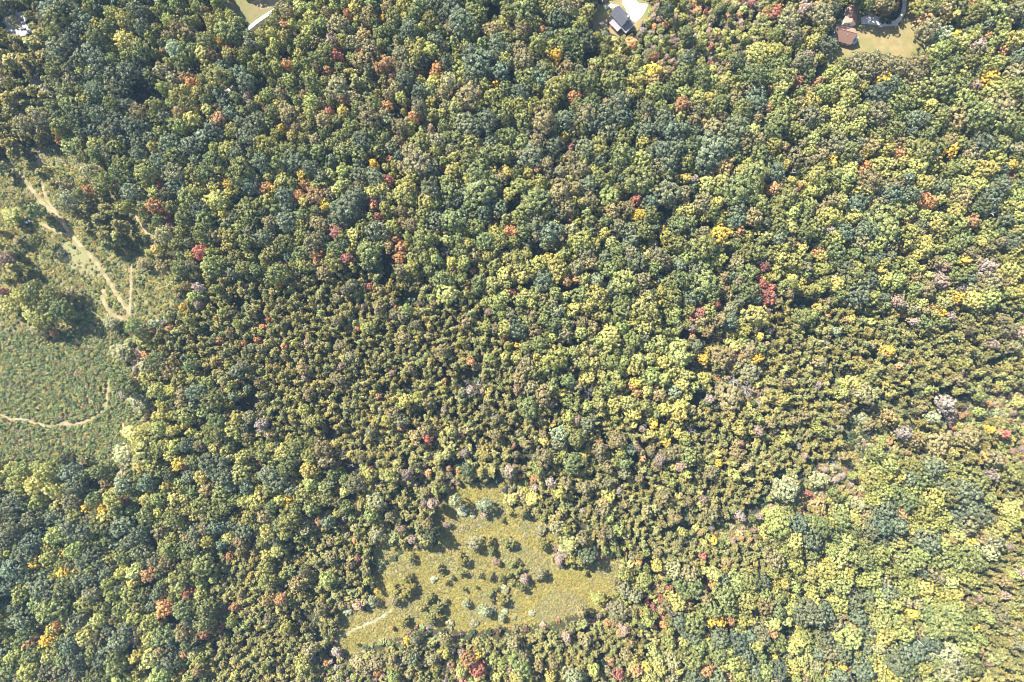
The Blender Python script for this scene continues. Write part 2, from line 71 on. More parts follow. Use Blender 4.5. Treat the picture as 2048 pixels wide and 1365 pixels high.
(0,819,4.0,"""1180 140 50 y;1030 190 60 y;1100 200 70 l;1150 350 90 y;1100 310 60 y;990 370 90 w;1130 460 55 y;1000 520 60 n;530 390 50 d;370 510 90 l;570 510 90 b;170 490 70 l;120 590 70 y;280 600 80 y;430 640 80 y;180 660 60 l;600 610 80 b;690 510 40 y;790 500 70 g;310 730 70 l;120 730 90 b;60 800 80 b;260 860 80 b;140 840 60 b;430 850 70 b;600 840 80 g;540 920 90 b;460 780 60 y;560 740 70 n;640 740 50 n;750 720 70 g;700 780 50 Y;830 790 50 Y;900 720 80 l;1000 720 40 r;980 600 70 w;1060 760 30 y;850 860 60 y;930 800 60 g;960 940 80 b;800 930 80 g;680 960 80 b;440 1010 80 l;260 1050 90 b;80 960 90 b;40 1050 80 b;700 1040 70 g;600 1010 60 b;860 1040 60 g;1080 850 40 a;1160 850 70 g;1110 1000 80 b;1270 830 50 l;1260 720 70 l;1180 720 60 y;1330 610 45 y;1170 590 70 b;1110 540 50 l;1220 520 40 n;1360 530 50 d;1400 710 60 y;1480 710 50 y;1400 790 70 g;1430 430 55 Y;1470 450 40 o;1540 410 60 g;1650 430 80 b;1510 540 60 b;1610 540 60 y;1780 540 80 b;1790 420 60 b;1930 510 80 y;1940 380 60 y;2020 460 40 l;1710 310 50 y;1790 330 40 y;1600 210 40 y;1380 170 50 y;1480 130 35 y;1410 65 30 y;1480 50 80 g;1300 40 50 y;1620 20 60 g;1730 90 80 g;1890 65 55 y;1750 200 80 g;1980 210 50 n;1990 60 50 n;1400 290 60 l;1370 360 60 y;1520 190 40 l;1850 280 60 g;1650 640 60 n;1770 670 80 g;1840 620 50 b;1970 620 60 b;1960 740 60 l;1600 770 80 g;1720 830 70 g;1810 780 60 g;1530 900 35 k;1640 850 50 n;1390 890 80 g;1270 920 45 y;1280 980 60 n;1360 1030 60 y;1310 1060 50 y;1560 970 60 b;1640 950 60 n;1650 1060 60 l;1830 1010 60 y;1950 970 70 b;1940 900 40 n;1940 820 25 o;1890 935 22 r;1850 920 50 b;1500 1010 50 n;1920 1060 60 n;
280 940 80 x;730 600 70 x;1590 90 60 x;1230 1050 50 x"""),
(512,819,4.0,"""90 70 35 y;185 155 32 y;260 245 38 y;370 140 25 l;120 310 45 y;210 350 65 y;460 90 60 l;40 130 60 k;110 200 50 n;330 290 70 g;280 390 80 g;130 410 60 g;240 470 70 g;420 480 70 y;550 410 65 n;310 510 35 y;330 590 35 y;100 530 90 b;180 590 80 b;280 640 60 b;30 640 40 l;190 720 50 l;270 700 45 Y;260 760 40 Y;430 590 60 l;540 610 60 g;610 590 50 b;480 690 50 l;560 700 70 g;710 660 45 y;640 740 45 n;790 600 70 n;970 610 35 k;440 790 60 g;500 900 35 o;530 850 35 n;580 830 22 y;570 900 60 b;370 890 25 y;770 870 38 y;390 960 60 n;260 880 90 g;230 990 60 l;90 980 70 y;70 860 60 n;50 1060 60 g;170 1060 60 b;950 740 70 w;830 770 70 p;910 860 50 l;980 860 40 p;1070 860 45 n;720 1010 35 n;960 1000 60 w;1090 1040 70 p;1160 960 40 k;1290 960 70 p;1400 960 40 n;1410 1010 50 d;1330 830 70 p;1220 850 60 p;1415 760 45 k;1340 750 30 k;1450 580 80 p;1500 250 60 p;1530 330 80 p;1470 380 60 p;1450 440 60 p;1560 230 50 p;1250 450 70 p;1125 440 35 y;1370 240 45 r;1280 220 60 n;1160 90 60 n;1160 140 40 o;1100 40 60 n;1050 100 60 l;1215 205 30 y;1660 205 22 r;1560 170 45 y;1670 350 45 k;1390 15 30 y;1510 90 25 l;1430 650 40 l;2020 510 50 n;1800 480 70 p;1830 360 70 p;1720 430 60 p;1900 430 60 p;690 345 30 a;1210 520 50 k;1060 540 60 y;900 530 60 l;
580 200 60 x;760 480 70 x;250 1040 60 x;670 960 80 x;690 880 50 x;1600 440 50 x;1900 520 50 x;1540 690 40 x"""),
(1024,819,2.627,"""170 170 27 y;250 130 45 w;240 180 35 n;340 60 30 k;640 80 22 y;730 130 35 y;745 75 27 Y;690 100 25 k;810 165 28 Y;880 15 50 y;640 20 40 y;545 45 28 l;575 230 28 l;490 200 20 k;465 180 20 o;165 255 50 n;10 195 14 r;115 475 38 y;10 475 28 y;120 415 30 k;205 385 28 k;55 535 40 p;150 640 22 S;175 540 35 p;385 240 25 l;500 240 20 l;450 315 18 g;500 300 35 n;660 205 25 k;690 260 20 o;740 245 20 a;780 265 35 k;850 310 22 y;870 125 30 y;940 110 30 a;1090 285 20 Y;1085 235 20 y;1170 285 22 y;1110 110 18 y;1200 105 35 y;1255 115 20 y;1300 115 30 k;1205 180 18 r;1270 20 25 y;1030 160 15 k;1010 475 25 k;1060 690 20 Y;1305 565 22 k;1330 680 25 y;1325 640 30 y;1010 705 18 y;1205 565 30 k;520 505 14 k;780 510 14 o;370 535 15 k;840 385 30 l;810 350 25 l;
840 630 25 x;910 600 30 x;720 645 22 x;1100 590 25 x;1160 575 18 x;1250 540 25 x;1310 480 25 x;1030 430 20 x;60 260 30 x;330 230 25 x;560 670 25 x;210 300 20 x;490 690 25 x;370 610 22 x;700 190 25 x;610 250 22 x"""),
(1536,819,2.627,"""640 40 35 n;530 75 35 n;480 125 12 S;500 45 25 w;960 45 45 k;870 45 30 w;1170 105 22 Y;1245 130 38 r;950 125 25 k;770 160 45 n;690 70 40 p;720 125 40 k;1290 155 22 y;1145 250 25 Y;1080 305 18 y;890 265 28 y;740 230 15 o;550 270 45 l;640 290 45 l;570 230 40 g;560 390 45 l;600 440 45 l;620 345 35 l;690 350 38 l;780 300 40 l;760 415 40 l;730 485 55 g;620 520 60 b;680 610 55 b;600 610 50 b;540 640 45 b;450 565 35 y;390 525 40 y;330 595 28 Y;390 590 45 g;280 620 55 g;220 600 50 g;160 600 50 b;60 620 60 l;30 560 50 l;110 560 40 g;140 690 45 y;420 690 40 y;350 660 40 g;510 610 22 y;480 500 40 w;270 510 45 n;210 440 20 r;240 460 18 r;390 350 30 k;360 370 22 k;270 370 45 w;355 295 22 a;460 460 18 k;100 420 60 w;870 470 60 l;820 550 50 l;730 570 25 y;740 640 30 y;850 610 45 l;930 560 35 l;960 525 18 y;910 605 30 l;970 605 22 y;925 655 20 y;1000 660 40 y;1085 690 22 Y;840 690 60 b;760 680 30 n;1040 440 70 b;1100 380 60 g;1060 510 60 b;1120 560 55 b;1050 600 55 n;1160 460 40 g;1190 500 30 y;870 300 50 b;920 350 30 y;970 345 20 y;1010 370 30 l;835 410 18 r;1180 350 30 k;1290 340 50 g;1190 640 45 y;1240 630 30 y;1190 690 50 w;1290 670 30 y;1290 540 50 y;1280 590 45 l;1060 150 45 n;900 180 60 n;1060 250 50 p;1200 260 50 n;200 120 14 k;170 195 22 a;130 330 30 p;
80 360 35 x;160 345 25 x;10 410 25 x;260 290 35 x;1140 310 20 x"""),
(0,1092,2.627,"""60 30 30 l;130 40 60 b;60 120 60 b;190 80 40 Y;260 60 45 l;240 105 25 y;340 35 30 y;390 20 45 l;480 40 45 b;580 60 35 y;640 50 50 g;740 35 55 b;880 20 45 l;870 90 45 n;780 150 42 o;910 165 35 y;885 245 25 y;840 280 20 y;700 185 35 y;640 140 35 l;560 140 45 b;480 120 30 l;410 125 25 y;340 140 35 Y;290 160 30 l;210 220 60 b;340 210 60 g;110 250 50 l;40 220 45 b;480 250 50 n;570 195 35 l;590 260 40 l;680 250 50 l;760 260 35 g;820 250 35 b;800 310 35 b;450 300 45 l;540 320 45 g;260 340 65 g;170 345 22 y;155 320 15 o;80 320 40 b;110 390 55 b;40 390 40 l;50 350 25 y;210 415 25 n;310 415 30 o;400 400 50 b;520 385 45 y;600 380 35 n;700 370 45 l;630 400 28 l;670 430 45 b;740 450 35 n;790 480 45 l;845 475 55 g;840 435 28 y;770 500 25 o;620 505 55 b;690 510 40 a;250 490 42 Y;140 450 50 g;50 490 30 l;160 505 35 o;370 520 50 b;450 470 50 y;500 500 45 n;480 560 45 g;260 580 40 y;160 580 50 g;70 580 40 l;300 650 40 n;390 600 50 b;480 605 28 y;600 630 55 g;720 580 35 y;720 665 28 y;50 650 50 g;150 650 50 l;410 660 40 b;
955 460 45 n;985 250 32 r;1015 570 28 w;1070 470 25 r;1115 175 22 y;1175 340 28 o;1165 390 28 o;1160 435 18 r;1230 325 25 o;1215 400 30 l;1120 330 14 r;1320 285 18 l;1205 55 20 o;930 690 30 y;950 670 20 o;940 550 20 k;1230 685 22 y;850 550 40 n;
920 105 40 x;780 210 32 x;680 555 25 x;800 540 25 x;900 400 25 x;780 650 25 x;1320 430 25 x"""),
(512,1092,2.627,"""60 50 35 y;110 30 35 y;50 110 40 l;50 190 40 l;130 280 30 o;180 130 45 p;370 180 38 l;210 200 35 n;310 80 45 p;535 70 16 r;355 115 9 r;280 550 35 n;420 560 28 k;390 610 22 k;320 615 14 r;230 670 35 p;130 680 35 p;540 620 45 n;520 660 14 o;580 660 35 n;630 620 45 n;790 500 18 Y;740 650 40 p;720 690 30 l;820 600 30 w;920 600 28 n;1025 610 14 o;1145 545 10 o;1165 580 25 Y;1165 655 42 r;1080 660 35 l;1240 600 35 l;1290 620 35 l;1260 690 40 y;1335 600 20 l;1085 705 25 r;1080 560 22 k;990 500 30 n;1030 545 20 k;
250 380 40 x;300 430 30 x"""),
(640,920,2.926,"""1115 230 36 y;1250 230 40 y;1255 165 35 k;1105 70 35 k;960 270 45 w;835 300 33 S;895 325 18 S;960 325 22 k;740 380 22 k;790 240 35 w;660 255 32 k;610 255 25 k;1195 295 40 p;1110 310 25 P;1065 350 18 P;1295 420 26 S;1300 495 38 P;900 490 45 n;985 480 30 P;1090 480 40 P;1120 500 28 P;990 540 35 P;810 570 30 P;830 600 35 P;820 660 30 P;690 650 35 P;735 720 20 P;665 700 20 S;1030 600 25 k;1120 610 40 P;1160 650 40 P;1100 660 35 P;1050 690 35 P;1000 690 30 P;1130 720 30 P;1180 740 35 P;1080 760 30 S;1000 790 30 P;1030 760 20 P;1070 820 40 P;1000 820 20 P;930 680 20 P;1200 690 25 k;830 760 18 P;915 745 12 P;850 845 22 w;765 690 15 n;730 830 15 n;960 890 35 w;1000 880 25 S;1240 895 20 S;760 960 25 S;900 960 22 S;1060 930 20 w;1080 890 18 S;1135 925 15 S;620 830 45 P;590 860 35 P;680 880 45 P;640 930 45 P;700 920 30 P;440 750 50 P;500 700 40 P;510 770 45 P;470 800 40 P;430 820 35 n;480 960 45 P;420 990 20 o;520 580 35 P;160 885 28 S;300 830 35 w;330 770 14 Y;215 575 15 r;1285 670 35 n;1420 520 28 w;1440 560 20 k;1550 670 18 P;1530 590 60 p;1470 490 70 p;1570 560 45 d;1650 480 40 p;1400 590 30 k;1620 810 35 l;1530 890 35 n;205 1080 15 P;1800 720 20 w;650 320 35 p;600 470 60 p;650 430 45 d;480 480 40 p;860 60 40 d;940 80 45 p;1010 60 50 p"""),
(1024,1092,2.627,"""130 160 25 n;65 180 28 k;385 150 15 P;470 280 28 l;550 255 14 l;690 190 45 l;640 260 40 w;620 195 15 a;765 110 30 y;850 130 40 w;765 200 20 o;830 235 20 r;785 280 25 r;710 305 14 r;745 330 20 r;795 375 20 r;835 355 25 k;795 415 22 o;755 428 12 o;830 445 28 l;830 270 28 l;700 345 28 l;590 450 28 k;560 345 50 n;460 370 20 k;945 295 14 r;1005 55 18 r;1020 230 18 k;1060 215 22 o;1110 185 32 b;955 410 55 g;1050 330 50 g;1120 260 55 g;1240 290 60 g;1250 190 50 g;1180 180 40 g;1140 340 35 l;1040 405 25 Y;1090 395 32 Y;1145 390 28 o;1210 400 35 l;1255 390 32 y;1125 440 10 o;1090 490 50 b;1080 560 50 g;1190 500 55 b;1250 470 40 b;1230 560 45 b;1025 480 22 y;980 530 50 l;900 510 25 y;950 600 55 g;1030 550 12 o;1100 635 28 y;1055 665 22 Y;1080 690 45 b;960 690 50 b;1220 620 40 g;1200 680 40 l;1310 570 40 g;1330 660 40 l;1320 480 40 n;740 550 28 y;760 600 40 y;780 650 35 y;740 690 40 y;840 565 22 y;850 610 40 w;840 680 35 n;655 650 35 o;560 680 28 r;520 610 20 o;640 610 30 y;600 580 30 n;50 640 55 l;30 700 40 y;100 690 25 l;320 700 50 w;200 690 30 y;140 630 28 n;220 620 30 n;
470 620 40 x;700 580 25 x;1170 440 25 x;870 460 22 x;1290 400 18 x;710 90 20 x"""),
(1536,1092,2.627,"""140 30 45 g;40 70 50 n;305 75 20 Y;330 20 35 l;395 20 30 y;440 50 40 l;590 50 50 l;630 10 30 l;810 40 45 l;930 60 60 g;1060 60 70 g;1110 95 35 l;1160 25 45 w;1060 175 45 l;990 245 35 y;880 160 40 n;800 90 30 y;700 140 40 g;650 130 40 l;810 145 28 b;560 130 40 l;410 150 40 l;380 200 60 g;220 155 40 y;150 100 45 l;80 200 32 y;145 215 32 l;230 230 30 l;120 270 22 Y;60 270 40 g;200 350 70 b;250 370 60 b;300 350 50 b;630 245 45 b;550 180 45 l;740 225 50 l;450 290 50 b;380 310 45 l;520 260 30 b;320 270 22 y;870 300 40 l;930 400 90 g;960 360 70 g;880 440 60 l;1000 440 60 g;980 310 50 l;755 350 42 Y;700 325 18 o;720 390 35 g;790 400 14 o;720 460 50 l;560 340 30 y;600 390 45 y;560 415 35 y;600 480 50 y;650 450 35 l;520 380 16 r;445 430 35 n;360 475 32 y;430 490 60 l;300 490 45 b;170 500 30 y;130 540 30 y;200 480 40 l;60 490 35 g;30 410 40 y;95 395 32 y;160 415 22 y;40 590 16 Y;180 610 32 y;210 580 25 y;140 650 30 y;100 665 22 Y;210 670 25 y;390 625 28 Y;465 610 25 Y;465 640 28 y;320 560 45 n;260 560 40 b;580 530 40 w;660 535 30 y;550 550 22 y;660 578 18 Y;770 560 60 b;680 610 60 b;720 650 60 g;820 640 45 l;500 650 60 b;590 690 35 y;380 690 50 b;60 660 45 b;950 560 60 w;980 620 60 w;940 660 55 w;1080 420 25 Y;1220 360 45 n;1250 375 22 l;1110 275 22 k;1020 295 20 k;1250 265 28 k;1165 620 20 k;720 290 32 n;780 300 30 n;1125 490 30 l;300 670 22 y;
100 440 35 x;75 600 20 x;475 150 22 x;470 225 20 x;1200 75 20 x;795 490 20 x"""),
]
# what grows in each 51 x 55 pixel cell of the photograph: B blue-green oaks, G mixed green, L yellowish young, Y yellow, P pine, S scrub, U rough field, M meadow
GRID = """
.PBBBBLLL.LLLLGLGBBGGGGSSSSSSSPPPGGGGGGG
PPBBGGLGGLLLLGGGGBGBGGGLSSSSSSPPGGGGGGGG
PPBBBBGGGLLLLGPPGGBBGGGGLGSSSSGGLPPPPGGG
PPBBBBGLGGLLLGPPGGGGBGGBBGGBGGGGGGGYGGYG
PPGBBBGLGBLLGGBGLGBBBBBBBBBGGBGGYGGGGGGG
PUUGBBBBBBGGGGBGGGBBGGGBGBBBBGGGGBYGGGYG
UUPPGBBGGBLYLGBLLGBBLGGGBGBGGGGLGGGBYGYG
UUPPPUGGGBLYLBBLYBBBBGLGLBGGLBGGGBBGGGBG
UPUPPUBGGGBGGBLGGGGGBGGGGBGBYGGYLBBYGLGG
PUUUPUGGLGGGGGBGGGLGGGLGBGGBGGGGGGGLGGGL
PPUUUUPPPPPPPPPPPGGYYGGYBGBGGGLLGBGLGGGG
UUUUUUPPPPPPPPPPPPPGGGLYGYGGGGPGPPPPLPPP
UUUUUSPPPPPPPPPPPPPPGGLYLYGGSGPPPPPPPPPP
UUUUSSGGPPPPPPPPPPPPGLLLYYYSSSPPPPPPPPPP
UUUUSSGBGBPPPPPPPPPPGGGYGYYGSSPPPPPPPPSS
UUUUSSGGBBPPPPPPPPPPPPGPPYPPPPPPPUPPPSPS
UUUSSYGGBGGBGPPPPPPPPGGPGPGPPPPPPUSPSPPS
LLLBLGGGBBGBGGSPSSPPSPPPPPPPPPPPSSLGGGPP
BBBGGGGGGGBGGGPPPPMMMPPPPPPPPPSSSSGGGBBP
BBGBBBGLGGGGPSPPPMMMMPPPPPPSSSGGGGBYGGGP
BLLBBBGBPPPPPPPPMMMMMMPSSLPPPPGLGGGGGGPP
BBBGGGGLPPPPPPPMMMPMMMMSLSGGGGLGGGGGYGPP
BBGBGGGGSPPPPMMMMMMMMMPSSGGGLGYBGGYGGGPP
GLGBBBBGPPPPPMSSPPPPPPPPPPGBGGLGBGYGGBPP
GGGBGGBLPPPPSSSPPSGSLPPPPLLGBGYYLGGBGGPP
""".split()
# bright or odd trees that other trees are found by: x, y (photograph pixels) and a name that fits no other
ANCHORS = [
(1306,140,"bright golden tree below the dark-roofed house"),(327,420,"big salmon-orange tree at the edge of the track clearing"),(335,438,"crimson tree beside the big salmon-orange tree"),(322,373,"small round coral tree above the big salmon-orange tree"),
(457,108,"rusty brown-red tree among olive pines, top of picture"),(376,165,"slim orange tree beside the pale forest bare spot"),(657,225,"deep pink tree amid yellow saplings"),(748,400,"scarlet tree beside the huge blue-green oak"),(756,433,"dull red tree just below the scarlet oak-side tree"),
(672,465,"rosy tree where the oaks start above the pine stand"),(694,518,"rust-red tree on the upper rim of the pine stand"),(802,495,"orange tree overhanging the dark gap above the pines"),(637,370,"rust-orange tree in the golden patch"),(777,360,"dark wine-red tree amid yellow crowns"),
(937,567,"small vivid scarlet tree at the pine stand's corner"),(1027,587,"tomato-red tree beside a yellow crown above the pines"),(738,573,"little maroon tree inside the pine stand"),(1140,294,"small red-brown tree in the middle oaks"),(1274,398,"rust tree under a lemon tree in the middle oaks"),
(1443,468,"tall lemon tree leaning over a dark gap, middle woods"),(1279,430,"round lemon tree, middle woods"),(1526,590,"tall crimson tree at the edge of the right-hand pines"),(1430,609,"dark red tree above the dead grey trees"),(1384,638,"raspberry tree in the yellow grove"),
(1594,379,"pink-red tree beside a lemon crown"),(1591,165,"wine-red tree below the scrub"),(1551,25,"fire-red tree beside the olive trees, top edge"),(1822,440,"red tree behind a yellow crown, far side"),(1901,298,"amber tree over a narrow dark gap"),(1981,152,"orange-gold tree below the far lawn"),
(1766,162,"gold tree below the brown trees of the lawn edge"),(1861,56,"bare orange-brown tree on the lawn edge"),(1409,716,"golden tree in front of the dead grey trees"),(1514,716,"amber tree at the end of the dead grey trees"),(1470,764,"grey dead tree in the yellow grove"),(1179,788,"silvery dead tree above the young pines"),
(1274,766,"yellow tree with an orange lower side, yellow grove"),(1157,592,"large lime-yellow tree of the yellow grove"),(1292,612,"broad yellow tree of the yellow grove"),(809,803,"round mustard tree inside the pine stand"),(854,879,"reddish tree in the lower pine stand"),(617,939,"round yellow tree beside the dark gap by the pines"),
(579,994,"golden tree in the woods beside the lower meadow"),(637,1044,"orange tree in the deep shade by the meadow"),(250,999,"maroon tree in the woods below the brush field"),(357,926,"yellow tree with an orange flank in the lower woods"),(175,975,"gold tree below the brush field"),(383,1149,"big orange tree in the lower woods"),
(297,1149,"round amber tree in the dark lower oaks"),(95,1278,"large amber oak near the bottom corner"),(236,1284,"steel-blue oak with a bare grey side"),(375,1187,"dusky red tree at the lower pines' edge"),(447,1222,"coral tree clump in the lower pines"),(407,1271,"lone red tree in the lower pines"),
(715,1119,"magenta shrub-like tree by the meadow's edge"),(955,1341,"big maroon tree on the bottom edge"),(955,1313,"gold tree above the big maroon tree"),(1043,1335,"lime tree on the bottom edge beside a gap"),(1323,1199,"red tree heading the coral row by the meadow"),(1327,1235,"hot pink tree in the coral row"),
(1237,1351,"pale red tree on the bottom edge"),(1439,1242,"orange-tan tree along the green oaks"),(1823,1225,"butter-yellow tree above the fallen white trunks"),(1947,1252,"amber tree on the rim of the right-hand pines"),(1566,1168,"yellow tree in the lower right woods"),(1652,1235,"huge even blue-green oak, lower right woods"),
(1616,987,"crimson scrub tree on the right slope"),(1981,859,"orange tree in the far scrub"),(2010,868,"wine-red scrub tree near the far edge"),(1972,914,"tangerine tree over a dark gap, far slope"),(1332,882,"round bright yellow tree below the yellow grove"),(1308,848,"gold tree atop a pale crown below the yellow grove"),
(1089,884,"lone yellow tree in the dark young pines"),(1067,1000,"yellow tree at the top of the meadow"),(1028,817,"red sprig tree in the lower pines"),(1439,927,"bright yellow tree in the right-hand pines"),(1778,701,"golden tree along the break in the right-hand pines"),(1911,594,"yellow-orange pair in the far scrub"),
(1883,626,"bright lemon tree of the far scrub"),(1798,604,"mauve leafless tree in the far scrub"),(2039,666,"pink leafless tree at the far edge"),(1773,788,"pale grey-green tree beside the scrub lane"),(1693,1022,"dark green oak, lower right woods"),(1080,36,"dark brown tree beside the dark-roofed house's clearing"),
(1046,57,"tan-orange tree above the middle oaks"),(1146,195,"tan-orange round tree in the middle oaks"),(1364,207,"russet tree in the upper middle woods"),(1264,85,"peach shrub tree below the dark-roofed house"),(1307,33,"pink shrub tree beside the white driveway"),(1460,30,"peach bush in the top scrub"),
(772,211,"orange-brown tree in the upper woods"),(829,232,"peach streak tree in the upper woods"),(720,107,"orange tree on top of a leafy rust patch"),(757,137,"burnt-orange tree in the upper rust patch"),(250,80,"bright yellow-green tree in the upper blue-green oaks"),(117,260,"golden tree by the end of the dirt track"),
(180,380,"orange-flanked tree beside the tracks"),(400,503,"brick-red tree between yellow crowns"),(385,413,"tan-orange tree between yellow crowns"),(55,610,"yellow tree of the tree island by the track"),(365,615,"bright yellow tree on the edge of the pine stand"),(5,584,"red tree at the far left edge"),
]

def gp(px, py, h=0.0):
    """photograph pixel -> metres on a level h above the ground"""
    s = (CAMZ - h) / FPX
    return (px - 1024) * s, (682.5 - py) * s

def srgb(r, g, b):
    f = lambda c: c / 12.92 if c <= 0.04045 else ((c + 0.055) / 1.055) ** 2.4
    return (f(r / 255), f(g / 255), f(b / 255))

# ---------------------------------------------------------------- materials
def nodes_of(name):
    m = bpy.data.materials.new(name); m.use_nodes = True
    nt = m.node_tree
    for n in list(nt.nodes): nt.nodes.remove(n)
    out = nt.nodes.new("ShaderNodeOutputMaterial")
    return m, nt, out

def leaf_material(name, gloss=0.035):
    m, nt, out = nodes_of(name)
    N, L = nt.nodes.new, nt.links.new
    at = N("ShaderNodeAttribute"); at.attribute_type = 'INSTANCER'; at.attribute_name = "tint"
    av = N("ShaderNodeAttribute"); av.attribute_type = 'GEOMETRY'; av.attribute_name = "leafvar"
    hs = N("ShaderNodeHueSaturation")
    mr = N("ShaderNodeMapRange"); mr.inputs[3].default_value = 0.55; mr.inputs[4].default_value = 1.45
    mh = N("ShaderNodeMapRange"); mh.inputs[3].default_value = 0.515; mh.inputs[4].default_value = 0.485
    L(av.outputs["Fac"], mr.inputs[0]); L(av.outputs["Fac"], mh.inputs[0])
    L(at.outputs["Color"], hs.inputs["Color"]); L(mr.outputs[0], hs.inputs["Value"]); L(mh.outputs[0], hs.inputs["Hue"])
    di = N("ShaderNodeBsdfDiffuse"); tr = N("ShaderNodeBsdfTranslucent"); gl = N("ShaderNodeBsdfGlossy")
    gl.inputs["Roughness"].default_value = 0.5
    L(hs.outputs[0], di.inputs[0]); L(hs.outputs[0], tr.inputs[0])
    m1 = N("ShaderNodeMixShader"); m1.inputs[0].default_value = 0.28
    L(di.outputs[0], m1.inputs[1]); L(tr.outputs[0], m1.inputs[2])
    m2 = N("ShaderNodeMixShader"); m2.inputs[0].default_value = gloss
    L(m1.outputs[0], m2.inputs[1]); L(gl.outputs[0], m2.inputs[2])
    L(m2.outputs[0], out.inputs[0])
    return m

def rough_material(name, c1, c2, scale=1.0, c3=None, scale3=0.08, rough=0.9, bump=0.0):
    """two colours mixed by fine noise, a third in large patches"""
    m, nt, out = nodes_of(name)
    N, L = nt.nodes.new, nt.links.new
    b = N("ShaderNodeBsdfPrincipled"); b.inputs["Roughness"].default_value = rough
    b.inputs["Specular IOR Level"].default_value = 0.2
    geo = N("ShaderNodeNewGeometry")
    n1 = N("ShaderNodeTexNoise"); n1.inputs["Scale"].default_value = scale; n1.inputs["Detail"].default_value = 6; n1.inputs["Roughness"].default_value = 0.7
    L(geo.outputs["Position"], n1.inputs["Vector"])
    r1 = N("ShaderNodeValToRGB"); r1.color_ramp.elements[0].position = 0.35; r1.color_ramp.elements[1].position = 0.65
    r1.color_ramp.elements[0].color = (*c1, 1); r1.color_ramp.elements[1].color = (*c2, 1)
    L(n1.outputs["Fac"], r1.inputs[0])
    c = r1.outputs[0]
    if c3:
        n2 = N("ShaderNodeTexNoise"); n2.inputs["Scale"].default_value = scale3; n2.inputs["Detail"].default_value = 4
        L(geo.outputs["Position"], n2.inputs["Vector"])
        r2 = N("ShaderNodeValToRGB"); r2.color_ramp.elements[0].position = 0.45; r2.color_ramp.elements[1].position = 0.62
        r2.color_ramp.elements[0].color = (0, 0, 0, 1); r2.color_ramp.elements[1].color = (1, 1, 1, 1)
        L(n2.outputs["Fac"], r2.inputs[0])
        mx = N("ShaderNodeMix"); mx.data_type = 'RGBA'
        L(r2.outputs[0], mx.inputs[0]); L(c, mx.inputs[6]); mx.inputs[7].default_value = (*c3, 1)
        c = mx.outputs[2]
    L(c, b.inputs["Base Color"])
    if bump:
        bp = N("ShaderNodeBump"); bp.inputs["Strength"].default_value = bump; bp.inputs["Distance"].default_value = 0.3
        L(n1.outputs["Fac"], bp.inputs["Height"]); L(bp.outputs[0], b.inputs["Normal"])
    L(b.outputs[0], out.inputs[0])
    return m

M_LEAF = leaf_material("broad_leaves")
M_NEEDLE = leaf_material("pine_needles", 0.02)
M_BARK = rough_material("bark", (0.10, 0.085, 0.065), (0.20, 0.175, 0.14), 3.0)
M_GREY = rough_material("dead_wood", (0.30, 0.27, 0.25), (0.48, 0.45, 0.42), 3.0)
M_FLOOR = rough_material("forest_floor", (0.030, 0.030, 0.015), (0.075, 0.065, 0.034), 0.6, (0.05, 0.058, 0.022), 0.05)
M_FIELD = rough_material("rough_field_soil", (0.15, 0.145, 0.05), (0.25, 0.225, 0.09), 0.5, (0.19, 0.155, 0.09), 0.06, bump=0.5)
M_MEADOW = rough_material("meadow_soil", (0.18, 0.155, 0.04), (0.28, 0.235, 0.065), 0.45, (0.20, 0.165, 0.075), 0.05, bump=0.5)
M_LAWN = rough_material("dry_lawn", (0.20, 0.165, 0.07), (0.27, 0.215, 0.105), 0.35, (0.16, 0.165, 0.055), 0.07)
M_GREENLAWN = rough_material("green_lawn", (0.12, 0.135, 0.05), (0.19, 0.17, 0.075), 0.4, (0.2, 0.15, 0.08), 0.08)
M_DIRT = rough_material("track_dirt", (0.23, 0.175, 0.10), (0.38, 0.30, 0.19), 0.8, (0.19, 0.165, 0.075), 0.25)
M_BARE = rough_material("bare_patch_soil", (0.16, 0.16, 0.075), (0.25, 0.22, 0.12), 0.5, (0.20, 0.20, 0.095), 0.07)
M_GRAVEL = rough_material("white_gravel", (0.55, 0.52, 0.48), (0.78, 0.74, 0.69), 0.8, (0.5, 0.46, 0.40), 0.2)
M_GREYGRAVEL = rough_material("grey_gravel", (0.26, 0.26, 0.29), (0.42, 0.42, 0.45), 0.8, (0.34, 0.33, 0.33), 0.15)
M_PALE = rough_material("pale_rut_earth", (0.22, 0.195, 0.11), (0.36, 0.32, 0.22), 0.5, (0.20, 0.18, 0.07), 0.3)
M_CONCRETE = rough_material("concrete", (0.62, 0.60, 0.57), (0.74, 0.72, 0.69), 0.3)

# ---------------------------------------------------------------- mesh helpers
def quads_mesh(name, quads, var, mats, mat_idx=None):
    """quads: (n,4,3) -> one mesh with a per-face value leafvar"""
    n = len(quads)
    me = bpy.data.meshes.new(name)
    me.vertices.add(n * 4); me.vertices.foreach_set("co", quads.reshape(-1).astype(np.float32))
    me.loops.add(n * 4); me.loops.foreach_set("vertex_index", np.arange(n * 4, dtype=np.int32))
    me.polygons.add(n)
    me.polygons.foreach_set("loop_start", np.arange(0, n * 4, 4, dtype=np.int32))
    me.polygons.foreach_set("loop_total", np.full(n, 4, dtype=np.int32))
    for m in mats: me.materials.append(m)
    if mat_idx is not None: me.polygons.foreach_set("material_index", mat_idx.astype(np.int32))
    a = me.attributes.new("leafvar", 'FLOAT', 'FACE'); a.data.foreach_set("value", var.astype(np.float32))
    me.update(calc_edges=True); me.validate()
    return me

